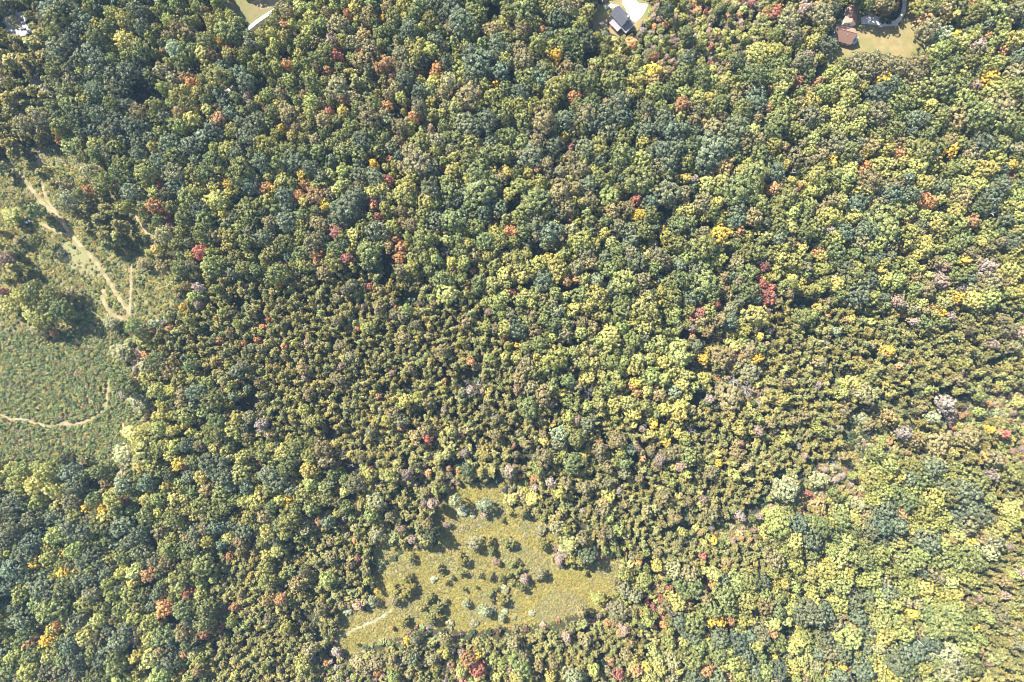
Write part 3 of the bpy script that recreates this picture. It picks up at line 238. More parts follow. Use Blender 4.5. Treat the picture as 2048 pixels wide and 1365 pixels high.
def leaf_quads(pos, nrm, size, aspect=1.25, jitter=0.55, r=nrng):
    """one quad per position, facing roughly nrm"""
    n = len(pos)
    nr = nrm + r.normal(0, jitter, (n, 3)); nr /= np.linalg.norm(nr, axis=1, keepdims=True) + 1e-9
    t = np.cross(nr, r.normal(0, 1, (n, 3))); t /= np.linalg.norm(t, axis=1, keepdims=True) + 1e-9
    b = np.cross(nr, t)
    s = (size * r.uniform(0.7, 1.3, n))[:, None] * 0.5
    t = t * s * aspect; b = b * s
    k = r.uniform(0.55, 1.0, (n, 1))
    return np.stack([pos - t * k - b, pos + t - b * k, pos + t * k + b, pos - t + b * k], 1)

def tube_quads(p0, p1, r0, r1, seg=6):
    p0, p1 = np.array(p0, float), np.array(p1, float)
    d = p1 - p0; d /= np.linalg.norm(d) + 1e-9
    u = np.cross(d, (0.3, 0.9, 0.2)); u /= np.linalg.norm(u); v = np.cross(d, u)
    a = np.linspace(0, 2 * np.pi, seg, endpoint=False)
    ring = np.cos(a)[:, None] * u + np.sin(a)[:, None] * v
    A, B = p0 + ring * r0, p1 + ring * r1
    A2, B2 = np.roll(A, -1, 0), np.roll(B, -1, 0)
    return np.stack([A, A2, B2, B], 1)

def sphere_dirs(n, zmin, r):
    z = r.uniform(zmin, 1, n); a = r.uniform(0, 2 * np.pi, n); q = np.sqrt(1 - z * z)
    return np.stack([q * np.cos(a), q * np.sin(a), z], 1)

def trunk_quads(h, rad, R, zc, r, limbs=5):
    """tapered, slightly bent trunk to the crown and limbs that fork out into it"""
    q = []
    pts = [np.array([0, 0, -0.3])]
    for k in range(1, 5):
        pts.append(np.array([r.normal(0, 0.12 * k), r.normal(0, 0.12 * k), h * 0.85 * k / 4]))
    for k in range(4):
        q.append(tube_quads(pts[k], pts[k + 1], rad * (1 - 0.2 * k), rad * (0.8 - 0.2 * k) + 0.02, 7))
    for k in range(limbs):
        a = 2 * math.pi * k / limbs + r.uniform(-0.4, 0.4)
        b = pts[2] if k % 2 else pts[3]
        e = np.array([math.cos(a) * R * 0.62, math.sin(a) * R * 0.62, zc + r.uniform(-0.1, 0.25) * h])
        mid = (b + e) / 2 + np.array([0, 0, 0.05 * h])
        q.append(tube_quads(b, mid, rad * 0.42, rad * 0.25, 5)); q.append(tube_quads(mid, e, rad * 0.25, rad * 0.06, 5))
    return np.concatenate(q)

def broad_crown(R, h, seed, lobe=1.25, leaf=0.62, per=46, loose=0.0, flat=1.0):
    """a crown as many cauliflower lobes on an uneven dome, each lobe covered with leaf faces"""
    r = np.random.default_rng(seed)
    H = h * 0.42 * flat                       # half height of the crown
    zc = h - H
    n_l = int(2.0 * (R / lobe) ** 2) + 5
    d = sphere_dirs(n_l * 3, -0.35, r)
    # spread lobes: greedy farthest pick
    keep = [0]
    dm = np.linalg.norm(d - d[0], axis=1)
    for _ in range(n_l - 1):
        i = int(np.argmax(dm + r.uniform(0, 0.12, len(dm)))); keep.append(i)
        dm = np.minimum(dm, np.linalg.norm(d - d[i], axis=1))
    d = d[keep]
    ph = r.uniform(0, 6.28, 4)
    az = np.arctan2(d[:, 1], d[:, 0])
    out = 1.04 + 0.17 * np.sin(2 * az + ph[0]) + 0.13 * np.sin(3 * az + ph[1]) + 0.08 * np.sin(5 * az + ph[2])
    k = r.uniform(0.70, 1.08, len(d)) - loose * r.uniform(0, 0.35, len(d))
    lr = lobe * r.uniform(0.65, 1.3, len(d))
    c = d * np.stack([(R - lobe * 0.55) * out * k, (R - lobe * 0.55) * out * k, (H - lobe * 0.4) * k], 1) + np.array([0, 0, zc])
    P, Nn, V, S = [], [], [], []
    lv = np.clip(r.normal(0.5, 0.18, len(d)), 0, 1)
    for i in range(len(c)):
        m = max(8, int(per * (lr[i] / lobe) ** 2))
        e = r.normal(0, 1, (m, 3)); e += d[i] * 0.9 + np.array([0, 0, 0.35]); e /= np.linalg.norm(e, axis=1, keepdims=True)
        P.append(c[i] + e * (lr[i] * r.uniform(0.78, 1.05, (m, 1))) * np.array([1, 1, 0.85]))
        Nn.append(e + d[i] * 0.1); V.append(np.clip(lv[i] + r.normal(0, 0.17, m), 0, 1)); S.append(np.full(m, leaf))
    # a few inner leaves so that the crown is not hollow
    m = int(14 * R); e = sphere_dirs(m, -0.5, r)
    P.append(e * np.array([R * 0.6, R * 0.6, H * 0.6]) * r.uniform(0.5, 1.0, (m, 1)) + np.array([0, 0, zc])); Nn.append(e)
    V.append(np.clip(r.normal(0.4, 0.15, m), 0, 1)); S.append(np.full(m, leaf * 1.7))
    P, Nn, V, S = np.concatenate(P), np.concatenate(Nn), np.concatenate(V), np.concatenate(S)
    return leaf_quads(P, Nn, S, jitter=0.4, r=r), V, zc

def pine_crown(R, h, seed, leaf=0.46, n_l=20, lobe=0.62, per=20):
    """needle clumps on irregular arms round a leaning axis, with gaps between the arms and a ragged top"""
    r = np.random.default_rng(seed)
    P, Nn, V = [], [], []
    ax = r.normal(0, 0.10 * R, 2)
    arms = r.uniform(0, 6.28, 7)
    for i in range(n_l):
        f = (i + r.uniform(0, 1)) / n_l                       # 0 low, 1 top
        rad = R * (1 - f) ** 0.55 * r.uniform(0.55, 1.12)
        a = arms[i % 7] + r.normal(0, 0.35)
        c = np.array([math.cos(a) * rad + ax[0] * f * 2, math.sin(a) * rad + ax[1] * f * 2, h * (0.34 + 0.62 * f) + 0.14 * rad])
        lr = lobe * r.uniform(0.7, 1.3) * (1.1 - 0.35 * f)
        bv = np.clip(r.normal(0.5, 0.17), 0, 1)
        m = max(8, int(per * (lr / lobe) ** 2))
        e = r.normal(0, 1, (m, 3)); e += np.array([math.cos(a) * 0.5, math.sin(a) * 0.5, 0.7]); e /= np.linalg.norm(e, axis=1, keepdims=True)
        P.append(c + e * lr * r.uniform(0.55, 1.15, (m, 1)) * np.array([1.1, 1.1, 0.7])); Nn.append(e + np.array([0, 0, .3]))
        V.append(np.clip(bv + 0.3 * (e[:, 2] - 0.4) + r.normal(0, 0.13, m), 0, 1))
        # twigs back to the stem
        m2 = max(3, int(rad * 3.5)); t = r.uniform(0.2, 0.9, m2)[:, None]
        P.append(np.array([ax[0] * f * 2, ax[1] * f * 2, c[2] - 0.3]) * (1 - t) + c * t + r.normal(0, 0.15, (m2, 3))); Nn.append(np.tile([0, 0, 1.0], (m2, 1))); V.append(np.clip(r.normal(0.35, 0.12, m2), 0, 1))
    P, Nn, V = np.concatenate(P), np.concatenate(Nn), np.concatenate(V)
    return leaf_quads(P, Nn, np.full(len(P), leaf), aspect=1.6, jitter=0.5, r=r), V, h * 0.5

def bare_branches(R, h, seed):
    r = np.random.default_rng(seed); q = [tube_quads((0, 0, -0.3), (0.1, 0.1, h * 0.55), 0.26, 0.17, 7)]
    def grow(p, d, L, rad, lev):
        e = p + d * L
        q.append(tube_quads(p, e, rad, rad * 0.6, 5))
        if lev:
            for _ in range(3 if lev > 1 else 4):
                nd = d + r.normal(0, 0.55, 3); nd /= np.linalg.norm(nd)
                grow(p + d * L * r.uniform(0.55, 1), nd, L * r.uniform(0.5, 0.75), rad * 0.55, lev - 1)
    for k in range(7):
        a = 2 * math.pi * k / 7 + r.uniform(-.3, .3)
        d = np.array([math.cos(a) * 0.8, math.sin(a) * 0.8, r.uniform(0.45, 1.0)]); d /= np.linalg.norm(d)
        grow(np.array([0.1, 0.1, h * r.uniform(0.35, 0.55)]), d, R * 0.62, 0.15, 3)
    return np.concatenate(q)

# ---------------------------------------------------------------- tree prototypes: (crown mesh, trunk mesh, whole-tree mesh, R, h)
PROTO = {}
def add_proto(fam, R, h, quads, V, trunk, leafmat, barkmat=M_BARK):
    i = len(PROTO.setdefault(fam, []))
    tv = np.full(len(trunk), 0.5)
    crown = quads_mesh(f"{fam}_crown", quads, V, [leafmat])
    tr = quads_mesh(f"{fam}_trunk", trunk, tv, [barkmat])
    both = quads_mesh(f"{fam}_whole", np.concatenate([quads, trunk]), np.concatenate([V, tv]), [leafmat, barkmat],
                      np.concatenate([np.zeros(len(quads)), np.ones(len(trunk))]))
    PROTO[fam].append((crown, tr, both, R, h))
R_ = np.random.default_rng(3)
for k in range(6):
    q, v, zc = broad_crown(5.6, 19, 100 + k, 0.86, 0.46, 27); add_proto("broad_large", 5.6, 19, q, v, trunk_quads(19, .36, 5.6, zc, R_), M_LEAF)
for k in range(6):
    q, v, zc = broad_crown(3.9, 15, 200 + k, 0.74, 0.42, 26, 0.1); add_proto("broad_mid", 3.9, 15, q, v, trunk_quads(15, .25, 3.9, zc, R_, 4), M_LEAF)
for k in range(5):
    q, v, zc = broad_crown(2.3, 8.5, 300 + k, 0.6, 0.38, 24, 0.2, 1.05); add_proto("broad_small", 2.3, 8.5, q, v, trunk_quads(8.5, .12, 2.3, zc, R_, 3), M_LEAF)
for k in range(4):
    q, v, zc = broad_crown(4.4, 15, 400 + k, 0.75, 0.42, 24, 0.9); add_proto("broad_loose", 4.4, 15, q, v, trunk_quads(15, .25, 4.4, zc, R_, 7), M_LEAF)
for k in range(6):
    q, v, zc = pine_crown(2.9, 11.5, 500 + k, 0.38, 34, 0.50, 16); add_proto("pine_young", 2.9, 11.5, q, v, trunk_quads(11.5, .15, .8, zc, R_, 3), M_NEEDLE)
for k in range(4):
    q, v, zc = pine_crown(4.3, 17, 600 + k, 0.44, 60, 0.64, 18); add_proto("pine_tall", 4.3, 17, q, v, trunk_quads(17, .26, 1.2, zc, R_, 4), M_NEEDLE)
for k in range(4):
    q, v, zc = broad_crown(1.5, 2.6, 700 + k, 0.5, 0.34, 26, 0.15, 1.15); add_proto("shrub", 1.5, 2.6, q, v, trunk_quads(1.8, .05, 1.0, 1.2, R_, 4), M_LEAF)

# ---------------------------------------------------------------- ground
def in_poly(x, y, poly):
    c = False; n = len(poly); j = n - 1
    for i in range(n):
        xi, yi = poly[i]; xj, yj = poly[j]
        if (yi > y) != (yj > y) and x < (xj - xi) * (y - yi) / (yj - yi) + xi: c = not c
        j = i
    return c

def tagkind(o, kind):
    o["kind"] = kind; return o

def link_mesh(name, me, parent=None):
    o = bpy.data.objects.new(name, me); col.objects.link(o)
    if parent is not None: o.parent = parent
    return o

def smooth_ring(pts, wob, seed, step=3.0):
    """closed outline through pts, subdivided and given an uneven edge (photograph pixels)"""
    r = random.Random(seed); out = []
    n = len(pts)
    for i in range(n):
        (x0, y0), (x1, y1) = pts[i], pts[(i + 1) % n]
        L = math.hypot(x1 - x0, y1 - y0); k = max(1, int(L / step))
        for j in range(k):
            t = j / k
            out.append((x0 + (x1 - x0) * t + r.uniform(-wob, wob), y0 + (y1 - y0) * t + r.uniform(-wob, wob)))
    return out

def sheet(name, pts, z, mat, wob=1.2, kind="structure"):
    ring = smooth_ring(pts, wob, hash(name) % 1000 if False else len(pts) * 7 + int(z * 1000))
    vs = [(*gp(x, y), z) for x, y in ring]
    me = bpy.data.meshes.new(name); me.from_pydata(vs, [], [list(range(len(vs)))]); me.update()
    if me.polygons[0].normal.z < 0: me.flip_normals()
    me.materials.append(mat)
    return tagkind(link_mesh(name, me), kind)

def strip(name, pts, width, z, mat, wob=0.5, seed=1, kind="structure", taper=False):
    """a path as a band through pts (photograph pixels), width in pixels"""
    r = random.Random(seed)
    # Catmull-Rom
    P = [pts[0]] + list(pts) + [pts[-1]]; C = []
    for i in range(1, len(P) - 2):
        p0, p1, p2, p3 = P[i - 1], P[i], P[i + 1], P[i + 2]
        k = max(2, int(math.hypot(p2[0] - p1[0], p2[1] - p1[1]) / 3))
        for j in range(k):
            t = j / k
            C.append(tuple(0.5 * (2 * p1[a] + (p2[a] - p0[a]) * t + (2 * p0[a] - 5 * p1[a] + 4 * p2[a] - p3[a]) * t * t + (3 * p1[a] - p0[a] - 3 * p2[a] + p3[a]) * t ** 3) for a in (0, 1)))
    C.append(pts[-1])
    vs, fs = [], []
    for i, (x, y) in enumerate(C):
        a, b = C[max(0, i - 1)], C[min(len(C) - 1, i + 1)]
        dx, dy = b[0] - a[0], b[1] - a[1]; L = math.hypot(dx, dy) or 1
        w = width * 0.5
        if taper: w *= 0.35 + 0.65 * math.sin(math.pi * (i + 0.5) / len(C))
        w1, w2 = w + r.uniform(-wob, wob), w + r.uniform(-wob, wob)
        vs.append((*gp(x - dy / L * w1, y + dx / L * w1), z)); vs.append((*gp(x + dy / L * w2, y - dx / L * w2), z))
        if i: fs.append((2 * i - 2, 2 * i - 1, 2 * i + 1, 2 * i))
    me = bpy.data.meshes.new(name); me.from_pydata(vs, [], fs); me.update()
    if me.polygons[0].normal.z < 0: me.flip_normals()
    me.materials.append(mat)
    return tagkind(link_mesh(name, me), kind)

gm = bpy.data.meshes.new("ground")
G = 1500.0
gm.from_pydata([(-G, -G, 0), (G, -G, 0), (G, G, 0), (-G, G, 0)], [], [(0, 1, 2, 3)]); gm.materials.append(M_FLOOR)
tagkind(link_mesh("ground", gm), "structure")

FIELD = [(-40, 322), (20, 320), (62, 292), (120, 290), (175, 318), (215, 335), (255, 385), (300, 440), (330, 500), (366, 545), (362, 580), (335, 625), (300, 660), (262, 650),
         (240, 690), (262, 740), (262, 800), (300, 860), (290, 910), (240, 935), (150, 925), (60, 915), (-40, 930)]
SCRUBLANE = [(1690, 835), (1740, 805), (1800, 800), (1900, 800), (2048, 785), (2100, 800), (2100, 850), (1900, 850), (1760, 870), (1730, 920), (1690, 960), (1600, 1010), (1500, 1060), (1440, 1090), (1430, 1070), (1560, 1000), (1650, 930), (1685, 880)]
C6 = lambda l: [(640 + x / 2.926, 920 + y / 2.926) for x, y in l]
MEADOW = C6([(835, 150), (1075, 130), (1090, 250), (1180, 340), (1280, 350), (1390, 440), (1360, 600), (1480, 640), (1600, 600), (1720, 560), (1745, 640), (1720, 780), (1640, 880), (1500, 900), (1350, 950), (1150, 965),
             (1000, 1000), (860, 1000), (560, 965), (480, 1040), (330, 1060), (200, 1140), (90, 1120), (70, 1040), (110, 900), (280, 860), (330, 760), (300, 690), (420, 600), (520, 520), (690, 500), (700, 400), (640, 320), (700, 230)])
MEADOWSPUR = C6([(330, 620), (420, 560), (520, 520), (500, 430), (380, 440), (300, 520)])
Z3 = lambda l: [(1600 + x / 4.571, y / 4.571) for x, y in l]
LAWN = Z3([(535, 235), (610, 205), (740, 240), (900, 235), (960, 150), (965, -40), (1030, -40), (1100, 90), (1210, 130), (1330, 230), (1290, 300), (1190, 350), (1260, 410), (1180, 480), (1000, 530), (700, 490), (560, 490), (420, 540), (330, 580), (230, 700), (165, 720), (150, 640), (210, 590), (250, 460), (330, 400), (330, 250), (420, 200), (420, 90), (550, 80), (560, 190)])
GREENLAWN = [(446, -20), (455, 18), (500, 48), (506, 52), (520, 40), (545, 22), (560, -20)]
BROWNLAWN = [(480, -20), (505, 5), (525, 20), (552, 12), (575, -20)]
Z2 = lambda l: [(1150 + x / 6.827, y / 6.827) for x, y in l]
HOUSELAWN = Z2([(280, 100), (400, 40), (640, -20), (800, -40), (1000, 30), (1060, 60), (960, 300), (860, 420), (720, 440), (640, 520), (520, 470), (430, 420), (330, 470), (240, 400), (220, 280)])
HOUSEPAD = Z2([(640, -60), (780, -60), (860, 40), (1000, 60), (935, 200), (830, 310), (740, 250), (690, 120), (650, 60)])
WALK = Z2([(370, 55), (450, 45), (600, 75), (600, 115), (450, 105), (400, 100)])
WORNEARTH = Z2([(300, 330), (380, 270), (450, 230), (500, 200), (470, 330), (400, 370)])
GRAVEL1 = [(4, 45), (14, 18), (28, 6), (44, 20), (52, 48), (64, 62), (50, 72), (40, 80), (20, 72), (8, 72)]
GRAVEL2 = [(56, 158), (72, 150), (84, 162), (98, 178), (110, 190), (98, 196), (80, 180), (62, 172)]
GRAVEL3 = [(447, 172), (468, 166), (474, 178), (466, 192), (446, 192), (438, 184)]
GRAVEL4 = [(2002, 55), (2018, 53), (2022, 63), (2010, 68)]
BARE = [(118, 488), (138, 480), (160, 491), (182, 516), (200, 538), (212, 556), (198, 556), (178, 550), (150, 542), (116, 520), (106, 506)]

sheet("field", FIELD, 0.02, M_FIELD)
sheet("scrub_clearing_ground", SCRUBLANE, 0.02, M_FIELD)
sheet("meadow", MEADOW, 0.02, M_MEADOW)
sheet("meadow_corner", MEADOWSPUR, 0.026, M_MEADOW)
sheet("lawn", LAWN, 0.02, M_LAWN, 0.6)
sheet("side_lawn", GREENLAWN, 0.02, M_GREENLAWN)
sheet("bare_lawn", BROWNLAWN, 0.028, M_DIRT)
sheet("yard", HOUSELAWN, 0.02, M_LAWN, 0.6)
sheet("driveway", HOUSEPAD, 0.032, M_CONCRETE, 0.3)
sheet("gravel_path", WALK, 0.032, M_GRAVEL, 0.4)
sheet("worn_ground", WORNEARTH, 0.028, M_PALE)
sheet("gravel_ground", GRAVEL1, 0.02, M_GREYGRAVEL, 1.5)
sheet("sandy_ground", GRAVEL2, 0.02, M_GREYGRAVEL, 1.5)
sheet("stony_ground", GRAVEL3, 0.02, M_GRAVEL, 1.5)
sheet("pale_ground", GRAVEL4, 0.032, M_CONCRETE, 1.0)
sheet("bare_soil", BARE, 0.028, M_BARE)
T01 = lambda l: [(x / 4, 273 + y / 4) for x, y in l]
T02 = lambda l: [(x / 4, 546 + y / 4) for x, y in l]
T03 = lambda l: [(x / 4, 819 + y / 4) for x, y in l]
TRACK = T01([(-60, 190), (0, 208), (90, 250), (180, 330), (260, 430), (330, 520), (420, 610), (500, 690), (560, 770), (620, 850), (700, 930), (780, 1020)]) + T02([(830, 10), (885, 90), (935, 180), (990, 255), (1025, 305), (1036, 335), (1000, 368), (935, 352), (885, 325), (862, 280), (832, 240), (822, 190), (830, 130)])
strip("dirt_track", TRACK, 6.6, 0.036, M_DIRT, 0.8, 2)
strip("dirt_path", T01([(322, 90), (308, 130), (314, 200), (322, 260), (330, 340), (345, 430), (385, 520), (440, 600), (500, 690)]), 5.5, 0.041, M_DIRT, 0.7, 3)
strip("side_track", T01([(330, 700), (400, 735), (470, 770), (560, 790)]), 5.0, 0.044, M_DIRT, 0.9, 4)
strip("north_path", T01([(1050, 1000), (1048, 1092)]) + T02([(1047, 60), (1044, 150), (1040, 230), (1036, 330)]), 4.5, 0.048, M_DIRT, 0.6, 5)
strip("sandy_path", T01([(860, 290), (920, 390), (1000, 500), (1060, 590), (1110, 680), (1180, 780), (1240, 870)]), 7.0, 0.036, M_DIRT, 1.2, 6)
strip("footpath", T03([(-40, 30), (30, 55), (90, 82), (180, 75), (270, 105), (380, 130), (500, 115), (620, 112), (720, 78), (800, 30)]) + T02([(838, 1080), (855, 1000), (862, 930), (868, 850)]), 5.0, 0.036, M_DIRT, 0.9, 7)
strip("worn_path", T01([(440, 225), (520, 235), (590, 255)]), 5.0, 0.03, M_DIRT, 1.0, 8)
for i, l in enumerate([
    [(880, 185), (900, 240), (885, 300), (850, 360), (785, 405), (745, 430), (755, 480), (720, 520), (640, 560), (560, 610), (430, 655), (390, 690)],
    [(720, 370), (735, 410), (750, 445)], [(600, 620), (585, 700), (580, 780)], [(400, 860), (560, 840)]]):
    strip("tyre_rut", C6(l), 1.6, 0.032 + 0.003 * i, M_PALE if i == 3 else M_DIRT, 0.3, 20 + i)
strip("rutted_path", C6([(70, 1090), (130, 1035), (190, 1000), (280, 960), (360, 915), (420, 880)]), 12, 0.03, M_PALE, 2.5, 30)
strip("meadow_path", C6([(420, 880), (470, 860), (560, 835)]), 4, 0.034, M_PALE, 1.0, 31)
strip("worn_meadow_path", C6([(430, 870), (480, 930), (560, 985), (680, 985)]), 5, 0.036, M_PALE, 1.2, 32)
strip("gravel_drive", [(1728, 37), (1745, 39), (1763, 43), (1778, 47), (1792, 45), (1803, 33), (1808, 15), (1810, -30)], 8.5, 0.036, M_GRAVEL, 0.6, 33)
sheet("parking_gravel", Z3([(560, 160), (640, 130), (760, 170), (880, 200), (900, 235), (760, 245), (660, 225), (560, 220)]), 0.041, M_GRAVEL, 0.6)
strip("road", [(486, 66), (500, 55), (512, 45), (525, 36), (540, 26), (552, 18), (575, -2), (600, -25)], 6.5, 0.036, M_CONCRETE, 0.2, 34)

# ---------------------------------------------------------------- where every tree stands
TINT = {'b': (0.076, 0.090, 0.050), 'g': (0.098, 0.107, 0.035), 'd': (0.050, 0.060, 0.028), 'l': (0.150, 0.158, 0.046), 'y': (0.190, 0.182, 0.058), 'Y': (0.300, 0.225, 0.040),
        'o': (0.225, 0.132, 0.058), 'n': (0.132, 0.116, 0.054), 'r': (0.190, 0.084, 0.060), 'k': (0.170, 0.132, 0.100), 'p': (0.122, 0.116, 0.041), 'w': (0.155, 0.162, 0.085),
        'S': (0.145, 0.145, 0.082), 'P': (0.100, 0.098, 0.032), 'a': (0.40, 0.36, 0.34)}
KIND = {'b': 'oak_tree', 'd': 'dark_tree', 'g': 'green_tree', 'w': 'pale_tree', 'l': 'yellow_green_tree', 'y': 'yellow_tree', 'Y': 'golden_tree', 'o': 'orange_tree', 'r': 'red_tree', 'n': 'olive_tree',
        'k': 'pinkish_tree', 'p': 'pine_tree', 'P': 'meadow_pine', 'S': 'meadow_shrub', 'a': 'dead_tree'}
MIX = {'B': ("b" * 58 + "g" * 22 + "l" * 7 + "n" * 8 + "y" * 5, (20, 8)), 'G': ("g" * 42 + "b" * 14 + "l" * 18 + "n" * 16 + "y" * 8 + "o" * 2, (18, 7)),
       'L': ("l" * 40 + "y" * 16 + "g" * 22 + "n" * 16 + "o" * 4 + "w" * 2, (12, 5)), 'Y': ("y" * 32 + "l" * 36 + "g" * 14 + "n" * 16 + "k" * 2, (15, 6)),
       'P': ("p" * 88 + "n" * 8 + "l" * 3 + "k" * 1, (11.5, 7.0)), 'S': ("l" * 26 + "g" * 18 + "n" * 30 + "o" * 8 + "k" * 10 + "y" * 8, (8, 4)),
       'M': ("n" * 50 + "p" * 40 + "k" * 10, (9, 4.5)), 'U': ("n", (0, 0)), '.': ("p" * 60 + "g" * 40, (16, 8))}

class Tree: pass
trees = []
cell = {}
def hkey(x, y): return (int(x // 40), int(y // 40))
def put(x, y, r, c, explicit):
    t = Tree(); t.x, t.y, t.r, t.c, t.ex = x, y, r, c, explicit
    rm = r * CAMZ / FPX * 0.96                      # crown radius in metres
    if c == 'p': h = (5.5 + 2.1 * rm) if y < 860 or x > 1900 else (3.8 + 1.7 * rm)
    elif c == 'P': h = 2.5 + 1.5 * rm
    elif c == 'S': h = 0.8 + 1.1 * rm
    elif c == 'a': h = 9 + 0.9 * rm
    else: h = min(23.0, 3.8 + 3.3 * rm) if rm < 2.6 else min(23.0, 9.0 + 2.1 * rm)
    if c in 'lyoknwS' and zone_low(x, y): h *= 0.55
    h *= rng.uniform(0.9, 1.12)
    t.rm, t.h = rm, h
    t.X, t.Y = gp(x, y, h * 0.72)
    trees.append(t); cell.setdefault(hkey(x, y), []).append(t)
    return t

def cell_at(x, y):
    r = min(24, max(0, int(y // 54.6))); c = min(39, max(0, int(x // 51.2)))
    return GRID[r][c]
def zone_low(x, y): return cell_at(x, y) in 'SUM'

gaps = []
for (ox, oy, s, txt) in TILES:
    for it in txt.replace("\n", "").split(";"):
        f = it.split()
        if len(f) < 4: continue
        x, y, r, c = ox + float(f[0]) / s, oy + float(f[1]) / s, float(f[2]) / s, f[3]
        if c == 'x': gaps.append((x, y, r)); continue
        if c in 'rok' and cell_at(x, y) == 'S': r *= 0.7
        put(x, y, r, c, True)

CLEAR = [FIELD, MEADOW, MEADOWSPUR, LAWN, GREENLAWN, BROWNLAWN, HOUSELAWN, HOUSEPAD, GRAVEL1, GRAVEL2, GRAVEL3, GRAVEL4]
BBOX = [(min(p[0] for p in q), min(p[1] for p in q), max(p[0] for p in q), max(p[1] for p in q)) for q in CLEAR]
def in_clear(x, y):
    for q, b in zip(CLEAR, BBOX):
        if b[0] <= x <= b[2] and b[1] <= y <= b[3] and in_poly(x, y, q): return True
    return False
lane_bb = (1430, 780, 2110, 1095)
DRIVEKEEP = [(1790, 46, 9), (1802, 34, 9), (1807, 18, 9), (1809, 0, 9), (1745, 40, 9), (1704, 33, 22), (1695, 71, 24), (1730, 38, 14), (500, 55, 10), (515, 43, 10), (535, 29, 10), (2036, 48, 10), (1239, 33, 34), (1236, 8, 16), (59, 445, 7), (1735, 80, 10)]
def fill(scale, tries):
    for _ in range(tries):
        x, y = rng.uniform(-75, 2123), rng.uniform(-75, 1440)
        g = cell_at(x, y)
        mix, (r1, r0) = MIX[g]
        if r1 == 0: continue
        r = (r0 + (r1 - r0) * scale) * rng.uniform(0.85, 1.2)
        ok = True
        for gx, gy, gr in gaps:
            if abs(x - gx) < gr + r and (x - gx) ** 2 + (y - gy) ** 2 < (gr + 0.35 * r) ** 2: ok = False; break
        if not ok: continue
        if in_clear(x, y): continue
        if (g in 'PSM.' or r < 12) and (in_clear(x + .6 * r, y) or in_clear(x - .6 * r, y) or in_clear(x, y + .6 * r) or in_clear(x, y - .6 * r)): continue
        for gx, gy, gr in DRIVEKEEP:
            if (x - gx) ** 2 + (y - gy) ** 2 < (gr + r) ** 2: ok = False; break
        if not ok: continue
        bx, by = 1024 + (x - 1024) * 0.96, 682.5 + (y - 682.5) * 0.96
        if in_clear(bx, by): continue
        if lane_bb[0] < x < lane_bb[2] and lane_bb[1] < y < lane_bb[3] and (in_poly(x, y, SCRUBLANE) or in_poly(x, y + 1.3 * r, SCRUBLANE) or in_poly(x - r, y, SCRUBLANE)) and rng.random() < 0.96: continue
        k = hkey(x, y)
        for i in (-1, 0, 1):
            for j in (-1, 0, 1):
                for t in cell.get((k[0] + i, k[1] + j), ()):
                    if (t.x - x) ** 2 + (t.y - y) ** 2 < ((0.68 if mix[0] != 'p' else 0.56) * (t.r + r)) ** 2: ok = False; break
                if not ok: break
            if not ok: break
        if ok: put(x, y, r, rng.choice(mix), False)
fill(1.0, 10000); fill(0.7, 16000); fill(0.4, 26000); fill(0.1, 40000)

FAM = {'p': ("pine_young", "pine_tall"), 'P': ("pine_young",)}
def choose_proto(t):
    if t.c in 'pP': fam = "pine_tall" if t.rm > 3.7 else "pine_young"
    elif t.c == 'S': fam = "shrub"
    elif t.rm < 1.3 and t.h < 4: fam = "shrub"
    elif t.c == 'k' and t.rm > 1.6: fam = "broad_loose"
    elif t.rm > 4.4: fam = "broad_large"
    elif t.rm > 2.7: fam = "broad_mid"
    else: fam = "broad_small"
    t.fam = fam; t.pi = rng.randrange(len(PROTO[fam]))
    _, _, _, R, h = PROTO[fam][t.pi]
    t.sx = t.rm / R * rng.uniform(0.94, 1.08); t.sy = t.rm / R * rng.uniform(0.94, 1.08); t.sz = t.h / h
    t.rot = rng.uniform(0, 6.283)
    c = TINT[t.c]; v = 2.3 * math.exp(rng.gauss(0, 0.15)); hu = max(-0.1, min(0.14, rng.gauss(0.01, 0.07)))
    t.tint = (c[0] * v * (1 + hu), c[1] * v, c[2] * v * (1 - hu))
for t in trees: choose_proto(t)

# ---------------------------------------------------------------- labels
def clock(dx, dy):
    names = ["twelve", "one", "two", "three", "four", "five", "six", "seven", "eight", "nine", "ten", "eleven"]
    return names[int(round(math.degrees(math.atan2(dx, -dy)) / 30)) % 12]
COLWORD = {'b': "blue-green", 'd': "dark shaded green", 'g': "mid-green", 'w': "pale grey-green", 'l': "yellow-green", 'y': "yellow", 'Y': "golden", 'o': "orange-tinged", 'r': "red", 'n': "olive-brown", 'k': "pinkish thin-leaved", 'p': "olive-green", 'P': "dark olive", 'S': "silvery", 'a': "leafless grey"}
NOUN = {'p': "pine", 'P': "meadow pine", 'S': "meadow shrub"}
def size_word(t):
    d = t.r
    return "tiny" if d < 6 else "small" if d < 10 else "mid-sized" if d < 15 else "large" if d < 21 else "huge"
def short(a):                                          # the anchor's name inside another tree's label
    w = a.split(); return " ".join(w)
used = {}
anchor_of = {}
for ax, ay, name in ANCHORS:
    best = min((t for t in trees if t.ex and id(t) not in anchor_of), key=lambda t: (t.x - ax) ** 2 + (t.y - ay) ** 2)
    if (best.x - ax) ** 2 + (best.y - ay) ** 2 < 30 ** 2: anchor_of[id(best)] = name
ANCH = [(t.x, t.y, anchor_of[id(t)]) for t in trees if id(t) in anchor_of]
